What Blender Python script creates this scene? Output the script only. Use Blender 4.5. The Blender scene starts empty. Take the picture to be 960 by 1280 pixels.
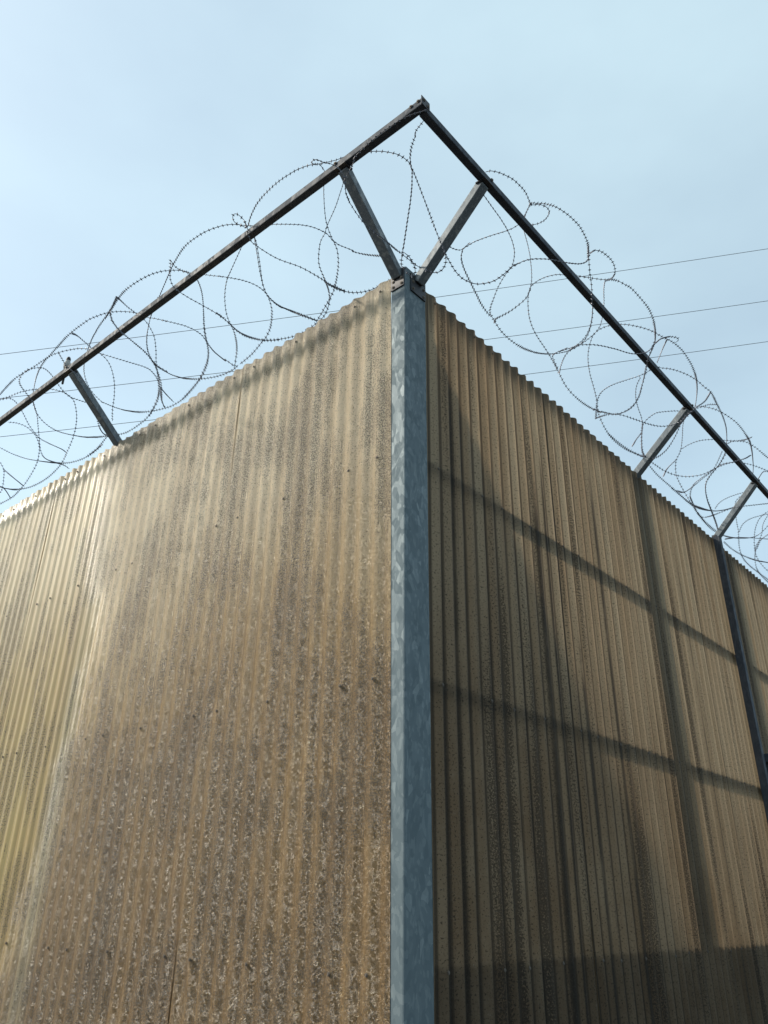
import bpy, bmesh, math, random
from mathutils import Vector, Matrix
random.seed(7)
C = bpy.context.scene.collection
S = bpy.context.scene
EYE = 1.6
TOPZ = 4.32            # top edge of the corrugated walls
RAILZ = (3.33, 2.358, 1.387)
PITCH = .0852          # corrugation pitch
AMP = .0092

# ---------------------------------------------------------------- camera
cam = bpy.data.cameras.new('camera')
co = bpy.data.objects.new('camera', cam); C.objects.link(co)
Rv = Vector((0.65412184, -0.75626846, 0.01351423)); Uv = Vector((-0.34540642, -0.28276309, 0.89484045)); Fv = Vector((0.67291829, 0.59000258, 0.4461815))
M = Matrix((Rv, Uv, -Fv)).transposed().to_4x4()
M.translation = Vector((-2.2081, -1.81765, EYE))
co.matrix_world = M
cam.sensor_fit = 'VERTICAL'; cam.sensor_height = 24.0; cam.lens = 24.0*979.21/1280.0
cam.clip_start = .05; cam.clip_end = 3000
S.camera = co

# ---------------------------------------------------------------- light
SUN_AZ = math.radians(128)   # measured from +X towards +Y
SUN_EL = math.radians(38)
w = bpy.data.worlds.new('World'); S.world = w; w.use_nodes = True
nt = w.node_tree; nt.nodes.clear()
wo = nt.nodes.new('ShaderNodeOutputWorld'); bg = nt.nodes.new('ShaderNodeBackground')
sky = nt.nodes.new('ShaderNodeTexSky'); sky.sky_type = 'NISHITA'; sky.sun_disc = False
sky.sun_elevation = SUN_EL; sky.sun_rotation = math.pi/2-SUN_AZ
sky.air_density = 1.0; sky.dust_density = 2.4; sky.ozone_density = 1.0; sky.altitude = 100
bg.inputs[1].default_value = .125
# thin high cloud veil: a pale, very soft noise mixed over the clear sky
tc = nt.nodes.new('ShaderNodeTexCoord'); mp = nt.nodes.new('ShaderNodeMapping'); mp.inputs['Scale'].default_value = (1.0, 1.0, 2.2)
nz = nt.nodes.new('ShaderNodeTexNoise'); nz.inputs['Scale'].default_value = 1.25; nz.inputs['Detail'].default_value = 6; nz.inputs['Roughness'].default_value = .5
rp = nt.nodes.new('ShaderNodeMapRange'); rp.inputs[1].default_value = .34; rp.inputs[2].default_value = .66; rp.inputs[3].default_value = .38; rp.inputs[4].default_value = .58
mx = nt.nodes.new('ShaderNodeMixRGB'); mx.inputs[2].default_value = (5.8, 7.5, 7.9, 1)
nt.links.new(tc.outputs['Generated'], mp.inputs[0]); nt.links.new(mp.outputs[0], nz.inputs[0]); nt.links.new(nz.outputs[0], rp.inputs[0])
nt.links.new(rp.outputs[0], mx.inputs[0]); nt.links.new(sky.outputs[0], mx.inputs[1]); nt.links.new(mx.outputs[0], bg.inputs[0]); nt.links.new(bg.outputs[0], wo.inputs[0])
sl = bpy.data.lights.new('sun', 'SUN'); sl.energy = 3.1; sl.angle = math.radians(3); sl.color = (1, .92, .78)
so = bpy.data.objects.new('sun', sl); C.objects.link(so)
sd = Vector((math.cos(SUN_AZ)*math.cos(SUN_EL), math.sin(SUN_AZ)*math.cos(SUN_EL), math.sin(SUN_EL)))
so.rotation_euler = sd.to_track_quat('Z', 'Y').to_euler()
S.view_settings.view_transform = 'Standard'; S.view_settings.look = 'None'; S.view_settings.gamma = 1
S.view_settings.use_curve_mapping = False; S.view_settings.exposure = .44

# ---------------------------------------------------------------- helpers
def link(name, me, parent=None, loc=None):
    o = bpy.data.objects.new(name, me); C.objects.link(o)
    if parent: o.parent = parent
    if loc: o.location = loc
    return o
def tag(o, label=None, cat=None, group=None, kind=None):
    if label: o['label'] = label
    if cat: o['category'] = cat
    if group: o['group'] = group
    if kind: o['kind'] = kind
    return o
def thing(name, loc, label, cat, group=None):
    o = link(name, None, None, loc); o.empty_display_size = .1
    return tag(o, label, cat, group)
def build(name, bm, mat, parent=None, smooth=False, origin=None):
    """origin: world point of the parent; geometry is given in world coordinates"""
    if parent is not None:
        bmesh.ops.translate(bm, verts=bm.verts, vec=-worldloc(parent))
    me = bpy.data.meshes.new(name); bm.normal_update(); bm.to_mesh(me); bm.free()
    me.materials.append(mat)
    if smooth:
        for p in me.polygons: p.use_smooth = True
    return link(name, me, parent)
def worldloc(o):
    v = Vector(o.location)
    while o.parent: o = o.parent; v = v+Vector(o.location)
    return v
def prism(bm, a, b, ux, uy, wx, wy, bev=0.0):
    """a box from a to b with cross-section axes ux,uy of full widths wx,wy"""
    a = Vector(a); b = Vector(b); ux = Vector(ux).normalized()*wx/2; uy = Vector(uy).normalized()*wy/2
    vs = []
    for p in (a, b):
        for s, t in ((-1, -1), (1, -1), (1, 1), (-1, 1)): vs.append(bm.verts.new(p+ux*s+uy*t))
    fs = [bm.faces.new([vs[i] for i in f]) for f in ((3, 2, 1, 0), (4, 5, 6, 7), (0, 1, 5, 4), (1, 2, 6, 5), (2, 3, 7, 6), (3, 0, 4, 7))]
    bmesh.ops.recalc_face_normals(bm, faces=fs)
    if bev:
        es = list({e for f in fs for e in f.edges})
        bmesh.ops.bevel(bm, geom=es, offset=bev, segments=2, affect='EDGES', profile=.5)
def box(bm, lo, hi, bev=0.0):
    lo = Vector(lo); hi = Vector(hi); c = (lo+hi)/2
    prism(bm, (c.x, c.y, lo.z), (c.x, c.y, hi.z), (1, 0, 0), (0, 1, 0), hi.x-lo.x, hi.y-lo.y, bev)
def tube(bm, pts, r, n=6, cap=True):
    rings = []; up = None
    for i, p in enumerate(pts):
        t = (pts[min(i+1, len(pts)-1)]-pts[max(i-1, 0)]).normalized()
        if up is None: up = t.orthogonal().normalized()
        up = (up-t*up.dot(t))
        up = up.normalized() if up.length > 1e-6 else t.orthogonal().normalized()
        v = t.cross(up); rr = r[i] if isinstance(r, (list, tuple)) else r
        rings.append([bm.verts.new(p+(up*math.cos(2*math.pi*k/n)+v*math.sin(2*math.pi*k/n))*rr) for k in range(n)])
    for a, b in zip(rings, rings[1:]):
        for k in range(n): bm.faces.new((a[k], a[(k+1) % n], b[(k+1) % n], b[k]))
    if cap: bm.faces.new(rings[0][::-1]); bm.faces.new(rings[-1])
def disc(bm, c, nrm, r, h, n=8, r2=None):
    c = Vector(c); nrm = Vector(nrm).normalized()
    u = nrm.orthogonal().normalized(); v = nrm.cross(u); r2 = r if r2 is None else r2
    a = [bm.verts.new(c+(u*math.cos(2*math.pi*k/n)+v*math.sin(2*math.pi*k/n))*r) for k in range(n)]
    b = [bm.verts.new(c+nrm*h+(u*math.cos(2*math.pi*k/n)+v*math.sin(2*math.pi*k/n))*r2) for k in range(n)]
    for k in range(n): bm.faces.new((a[k], a[(k+1) % n], b[(k+1) % n], b[k]))
    bm.faces.new(a[::-1]); bm.faces.new(b)
def hexbolt(bm, c, nrm, s=1.0):
    nrm = Vector(nrm).normalized(); c = Vector(c)
    disc(bm, c, nrm, .011*s, .0025*s, 10); disc(bm, c+nrm*.0025*s, nrm, .0070*s, .0045*s, 6, .0062*s)

# ---------------------------------------------------------------- materials
class NT:
    def __init__(s, name):
        s.m = bpy.data.materials.new(name); s.m.use_nodes = True; s.t = s.m.node_tree; s.t.nodes.clear()
    def n(s, t, **k):
        o = s.t.nodes.new('ShaderNode'+t)
        for a, b in k.items(): setattr(o, a, b)
        return o
    def l(s, a, b): s.t.links.new(a, b)
    def put(s, sock, v):
        if isinstance(v, bpy.types.NodeSocket): s.l(v, sock)
        elif isinstance(v, (tuple, list)): sock.default_value = (*v, 1) if len(v) == 3 and sock.type == 'RGBA' else v
        else: sock.default_value = v
    def math(s, op, a, b=0., c=None, clamp=False):
        o = s.n('Math', operation=op, use_clamp=clamp); s.put(o.inputs[0], a); s.put(o.inputs[1], b)
        if c is not None: s.put(o.inputs[2], c)
        return o.outputs[0]
    def noise(s, vec, scale=1., detail=3., rough=.5, dist=0.):
        o = s.n('TexNoise'); s.put(o.inputs['Vector'], vec); o.inputs['Scale'].default_value = scale
        o.inputs['Detail'].default_value = detail; o.inputs['Roughness'].default_value = rough; o.inputs['Distortion'].default_value = dist
        return o.outputs[0]
    def mapv(s, vec, scale=(1, 1, 1), rot=(0, 0, 0), loc=(0, 0, 0)):
        o = s.n('Mapping'); s.put(o.inputs[0], vec); o.inputs['Scale'].default_value = scale
        o.inputs['Rotation'].default_value = rot; o.inputs['Location'].default_value = loc; return o.outputs[0]
    def ramp(s, v, a, b, lo=0., hi=1.):
        o = s.n('MapRange', interpolation_type='SMOOTHSTEP'); s.put(o.inputs[0], v)
        o.inputs[1].default_value = a; o.inputs[2].default_value = b; o.inputs[3].default_value = lo; o.inputs[4].default_value = hi; return o.outputs[0]
    def mix(s, f, a, b, mode='MIX'):
        o = s.n('MixRGB', blend_type=mode); s.put(o.inputs[0], f); s.put(o.inputs[1], a); s.put(o.inputs[2], b); return o.outputs[0]

def metal(name, base, light, dark, rough=.45, spangle=True, met=.75, scale=1.):
    g = NT(name); tc = g.n('TexCoord'); v = tc.outputs['Object']
    v = g.mapv(v, (scale, scale, scale*.55))
    d = g.n('VectorMath', operation='ADD'); nn = g.n('TexNoise'); g.l(v, nn.inputs[0]); nn.inputs['Scale'].default_value = 9
    sc = g.n('VectorMath', operation='SCALE'); g.l(nn.outputs['Color'], sc.inputs[0]); sc.inputs['Scale'].default_value = .07
    g.l(v, d.inputs[0]); g.l(sc.outputs[0], d.inputs[1])
    vo = g.n('TexVoronoi', feature='F1'); vo.inputs['Scale'].default_value = 42; g.l(d.outputs[0], vo.inputs[0])
    sep = g.n('SeparateColor'); g.l(vo.outputs['Color'], sep.inputs[0])
    c = g.mix(g.noise(v, 5, 4), dark, base)
    c = g.mix(g.ramp(sep.outputs[0], .80, .99, 0, .32 if spangle else .15), c, light)
    c = g.mix(g.ramp(sep.outputs[1], .55, .98, 0, .22 if spangle else .1), c, dark)
    vo2 = g.n('TexVoronoi', feature='F1'); vo2.inputs['Scale'].default_value = 90; g.l(d.outputs[0], vo2.inputs[0])
    sep2 = g.n('SeparateColor'); g.l(vo2.outputs['Color'], sep2.inputs[0])
    c = g.mix(g.ramp(sep2.outputs[2], .6, 1, 0, .22), c, light)
    b = g.n('BsdfPrincipled'); g.l(c, b.inputs['Base Color']); b.inputs['Metallic'].default_value = met
    g.l(g.ramp(sep.outputs[1], 0, 1, rough-.07, rough+.12), b.inputs['Roughness'])
    bp = g.n('Bump'); bp.inputs['Strength'].default_value = .12; bp.inputs['Distance'].default_value = .002
    g.l(g.noise(v, 70, 3), bp.inputs['Height']); g.l(bp.outputs[0], b.inputs['Normal'])
    o = g.n('OutputMaterial'); g.l(b.outputs[0], o.inputs[0]); return g.m

def plain(name, col, rough=.6, met=0., var=.25, sc=12):
    g = NT(name); tc = g.n('TexCoord'); n = g.noise(tc.outputs['Object'], sc, 4)
    c = g.mix(n, tuple(x*(1-var) for x in col), tuple(min(1, x*(1+var)) for x in col))
    b = g.n('BsdfPrincipled'); g.l(c, b.inputs['Base Color']); b.inputs['Roughness'].default_value = rough; b.inputs['Metallic'].default_value = met
    o = g.n('OutputMaterial'); g.l(b.outputs[0], o.inputs[0]); return g.m

def sheet_material(name, side):
    """weathered translucent glass-fibre sheet. UV: u = metres along the wall, v = height. attribute 'valley' 0 crest..1 valley"""
    g = NT(name)
    uv = g.n('UVMap'); uv.uv_map = 'uv'; V = uv.outputs[0]
    sp = g.n('SeparateXYZ'); g.l(V, sp.inputs[0]); u, v = sp.outputs[0], sp.outputs[1]
    at = g.n('Attribute'); at.attribute_name = 'valley'; val = at.outputs['Fac']
    rnd = g.n('ObjectInfo').outputs['Random']
    big = g.noise(g.mapv(V, (1, .55, 1)), 1.1, 5, .55)
    mid = g.noise(g.mapv(V, (1, .45, 1), loc=(3, 7, 0)), 3.2, 6, .6)
    ribcol = g.noise(g.mapv(V, (1/PITCH*.98, .35, 1), loc=(5.3, 0, 0)), 1.0, 2)        # each rib weathers on its own
    streak = g.noise(g.mapv(V, (95, .55, 1)), 1.0, 4, .6)                              # run-off streaks
    grit = g.noise(g.mapv(V, (1, .8, 1)), 105 if side == 'L' else 135, 3, .7)
    grit2 = g.noise(g.mapv(V, (1, .75, 1), loc=(9, 3, 0)), 190, 1, .5)
    # fibres: stretched noise seen at several turned angles
    warp = g.noise(V, 14, 2)
    fib = None
    for k, (ang, off) in enumerate(((.35, 0), (1.15, 4), (-.55, 9), (2.1, 13), (-1.2, 17))):
        rn = g.n('VectorRotate', rotation_type='Z_AXIS'); g.l(V, rn.inputs['Vector'])
        g.l(g.math('MULTIPLY_ADD', warp, 2.4, ang-1.2), rn.inputs['Angle'])
        f = g.noise(g.mapv(rn.outputs[0], (92, 26, 1), loc=(off, off, 0)), 1.0, 1.0)
        fib = f if fib is None else g.math('MAXIMUM', fib, f)
    if side == 'L':
        # smooth, less weathered zone far from the corner, with a wavering edge
        edge = g.math('ADD', u, g.math('MULTIPLY', g.math('SUBTRACT', g.noise(g.mapv(V, (.3, 1, 1)), 2.2, 4), .5), .55))
        edge = g.math('ADD', edge, g.math('MULTIPLY', g.math('ABSOLUTE', g.math('SUBTRACT', v, 2.95)), -.33))
        smooth = g.ramp(edge, 1.78, 2.42)
        rough_zone = g.math('SUBTRACT', 1., smooth)
        pale_top = g.ramp(g.math('ADD', v, g.math('MULTIPLY', big, 1.2)), 2.9, 4.3)       # paler towards the top
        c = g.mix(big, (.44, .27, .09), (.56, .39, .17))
        c = g.mix(g.math('MULTIPLY', g.ramp(mid, .42, .66), g.math('SUBTRACT', 1., g.math('MULTIPLY', pale_top, .8))), c, (.40, .225, .06))
        c = g.mix(g.math('MULTIPLY', pale_top, .92), c, (.82, .69, .48))
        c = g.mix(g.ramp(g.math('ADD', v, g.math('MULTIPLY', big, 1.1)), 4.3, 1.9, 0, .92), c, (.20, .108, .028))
        c = g.mix(g.math('MULTIPLY', smooth, g.ramp(v, 3.6, 1.8, .25, .75)), c, g.mix(mid, (.50, .385, .12), (.54, .42, .22)))
        greenband = g.math('MULTIPLY', g.ramp(g.math('ABSOLUTE', g.math('SUBTRACT', u, 2.42)), .13, .03), g.math('MULTIPLY', g.ramp(v, 4.2, 2.2, 0, .55), g.ramp(mid, .3, .6, .4, 1)))  # lit post showing through from behind, painted as a pale band
        c = g.mix(greenband, c, (.44, .44, .31))
        c = g.mix(g.math('MULTIPLY', g.ramp(ribcol, .35, .7), .3), c, (.36, .215, .07))
        dirt_shade = g.math('MULTIPLY', g.ramp(g.math('ADD', grit, g.math('MULTIPLY', mid, .35)), .745, .79), g.math('MULTIPLY_ADD', rough_zone, .75, .12))
        dirt_shade = g.math('MAXIMUM', dirt_shade, g.math('MULTIPLY', g.ramp(g.math('MULTIPLY', g.ramp(grit2, .50, .56), g.ramp(g.math('ADD', mid, g.math('MULTIPLY', streak, .4)), .62, .78)), .25, .7), .85))
        dirt_shade = g.math('MAXIMUM', dirt_shade, g.math('MULTIPLY', g.ramp(g.math('ADD', v, g.math('MULTIPLY', g.math('SUBTRACT', streak, .5), .35)), 4.16, 4.34), .62))
        dirt_shade = g.math('MAXIMUM', dirt_shade, g.math('MULTIPLY', g.math('MULTIPLY', g.ramp(val, .45, 1), g.ramp(streak, .4, .62)), g.math('MULTIPLY_ADD', pale_top, -.25, .45)))
        c = g.mix(g.math('MULTIPLY', g.ramp(g.math('SUBTRACT', grit, g.math('MULTIPLY', mid, .3)), .24, .29, .85, 0), rough_zone), c, (.13, .08, .035))
        c = g.mix(g.math('MULTIPLY', dirt_shade, .92), c, (.035, .024, .015))
        fl = g.math('MULTIPLY', g.ramp(fib, .675, .725), g.math('MULTIPLY_ADD', smooth, -.85, .95))
        fl = g.math('MULTIPLY', fl, g.ramp(g.noise(g.mapv(V, (1, .4, 1), loc=(8, 2, 0)), 9, 4, .6), .38, .6, .25, 1))
        c = g.mix(g.math('MULTIPLY', fl, .78), c, (.85, .70, .48))
        ro = g.mix(smooth, (.38, .38, .38), (.32, .32, .32)); bumpf = g.math('MULTIPLY_ADD', smooth, -.85, 1.)
        trans = .18; bstr = 1.; spec = .7
    else:
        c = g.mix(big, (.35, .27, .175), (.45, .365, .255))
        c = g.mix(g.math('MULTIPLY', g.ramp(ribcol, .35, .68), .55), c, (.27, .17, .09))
        low_shade = g.ramp(g.math('ADD', v, g.math('MULTIPLY', u, .28)), 4.0, 1.9)
        c = g.mix(g.math('MULTIPLY', low_shade, g.ramp(mid, .35, .65, .45, .85)), c, (.15, .09, .045))  # interior shade of the lower left painted into the sheet colour as brown
        soot = g.ramp(g.noise(g.mapv(V, (11.7, .28, 1), loc=(2.2, 1, 0)), 1.0, 3), .52, .70)   # whole ribs blackened by run-off
        # a few ribs carry long black run-off streaks
        run = None
        brk = g.noise(g.mapv(V, (3, .9, 1), loc=(1, 4, 0)), 1.3, 5, .65)
        for uc, wd, z0 in ((.345, .034, 4.15), (.42, .026, 4.2), (.255, .02, 3.2), (.60, .016, 3.7), (.86, .014, 3.3), (1.42, .02, 3.0), (1.075, .03, 3.7), (1.16, .012, 3.9), (1.76, .02, 4.1), (2.30, .015, 3.4), (.66, .012, 3.0), (.236, .014, 2.6), (3.05, .03, 4.1), (3.5, .02, 4.2)):
            wob = g.math('ADD', u, g.math('MULTIPLY', g.math('SUBTRACT', streak, .5), .02))
            st = g.math('MULTIPLY', g.ramp(g.math('ABSOLUTE', g.math('SUBTRACT', wob, uc)), wd, wd*.25), g.ramp(v, z0+.12, z0-.5))
            soot = g.math('MAXIMUM', soot, g.math('MULTIPLY', st, g.ramp(brk, .34, .52, .25, 1))); run = st if run is None else g.math('MAXIMUM', run, st)
        dirt_shade = g.math('MULTIPLY', g.ramp(g.math('ADD', grit, g.math('MULTIPLY', soot, .14)), .57, .62), .92)
        dirt_shade = g.math('MAXIMUM', dirt_shade, g.math('MULTIPLY', g.math('MULTIPLY', g.ramp(grit2, .46, .54), soot), .85))
        dirt_shade = g.math('MAXIMUM', dirt_shade, g.math('MULTIPLY', g.ramp(val, .72, .97), g.ramp(streak, .3, .6, .6, 1)))  # valley lines: grime plus painted shade of the corrugation troughs
        dirt_shade = g.math('MAXIMUM', dirt_shade, g.ramp(streak, .56, .72, 0, .4))
        topd = g.math('MULTIPLY', g.ramp(g.math('ADD', v, g.math('MULTIPLY', g.math('SUBTRACT', streak, .5), .5)), 4.06, 4.34), .85)
        dirt_shade = g.math('MAXIMUM', dirt_shade, topd)
        c = g.mix(g.math('MULTIPLY', dirt_shade, .88), c, (.02, .013, .01))
        fl = g.math('MULTIPLY', g.ramp(fib, .66, .74), .35)
        c = g.mix(g.math('MULTIPLY', fl, .5), c, (.5, .44, .36))
        runf = g.math('MULTIPLY', g.math('MULTIPLY', run, g.ramp(brk, .36, .54, .5, 1)), g.ramp(g.math('ADD', grit, g.math('MULTIPLY', streak, .3)), .80, .60, .15, .97))
        c = g.mix(runf, c, (.012, .008, .006))
        ro = g.mix(mid, (.5, .5, .5), (.65, .65, .65)); bumpf = 1.; trans = .6; bstr = .4; spec = .45
    c = g.mix(g.math('MULTIPLY', rnd, .12), c, (.30, .24, .15))
    h = g.math('ADD', g.math('MULTIPLY', fib, .9), g.math('MULTIPLY', grit, .8))
    bp = g.n('Bump'); bp.inputs['Distance'].default_value = .009
    g.put(bp.inputs['Strength'], g.math('MULTIPLY', bumpf, bstr)); g.l(h, bp.inputs['Height'])
    b = g.n('BsdfPrincipled'); g.l(c, b.inputs['Base Color']); g.l(ro, b.inputs['Roughness']); b.inputs['Specular IOR Level'].default_value = spec; b.inputs['Coat Weight'].default_value = .12 if side == 'L' else 0; b.inputs['Coat Roughness'].default_value = .3; g.l(bp.outputs[0], b.inputs['Coat Normal'])
    g.l(bp.outputs[0], b.inputs['Normal'])
    tr = g.n('BsdfTranslucent'); g.l(g.mix(1., c, (.72, .70, .66), 'MULTIPLY'), tr.inputs['Color'])
    ms = g.n('MixShader'); ms.inputs[0].default_value = trans; g.l(b.outputs[0], ms.inputs[1]); g.l(tr.outputs[0], ms.inputs[2])
    o = g.n('OutputMaterial'); g.l(ms.outputs[0], o.inputs[0]); return g.m

M_post = metal('galvanised_steel', (.125, .165, .185), (.28, .33, .345), (.08, .115, .135), .68, met=.3)
M_dark = metal('dull_galvanised_steel', (.14, .165, .185), (.36, .375, .37), (.07, .085, .10), .5, met=.25)
M_rail = metal('rail_steel', (.04, .05, .068), (.09, .105, .125), (.02, .027, .038), .72, spangle=False, met=.1)
M_hidden = plain('painted_steel_behind', (.11, .10, .09), .7)
M_bolt = plain('bolt_steel', (.13, .11, .09), .7, .3)
M_plate = plain('plate_steel', (.04, .04, .045), .5, .5)
M_wire = plain('razor_wire_steel', (.075, .08, .10), .45, .6)
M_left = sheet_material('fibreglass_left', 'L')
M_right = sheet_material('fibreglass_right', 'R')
M_ground = plain('gravel', (.055, .052, .048), .95, 0, .35, 3)
M_conc = plain('concrete', (.26, .25, .23), .9, 0, .2, 4)
M_cable = plain('power_cable', (.05, .05, .055), .6)

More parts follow.
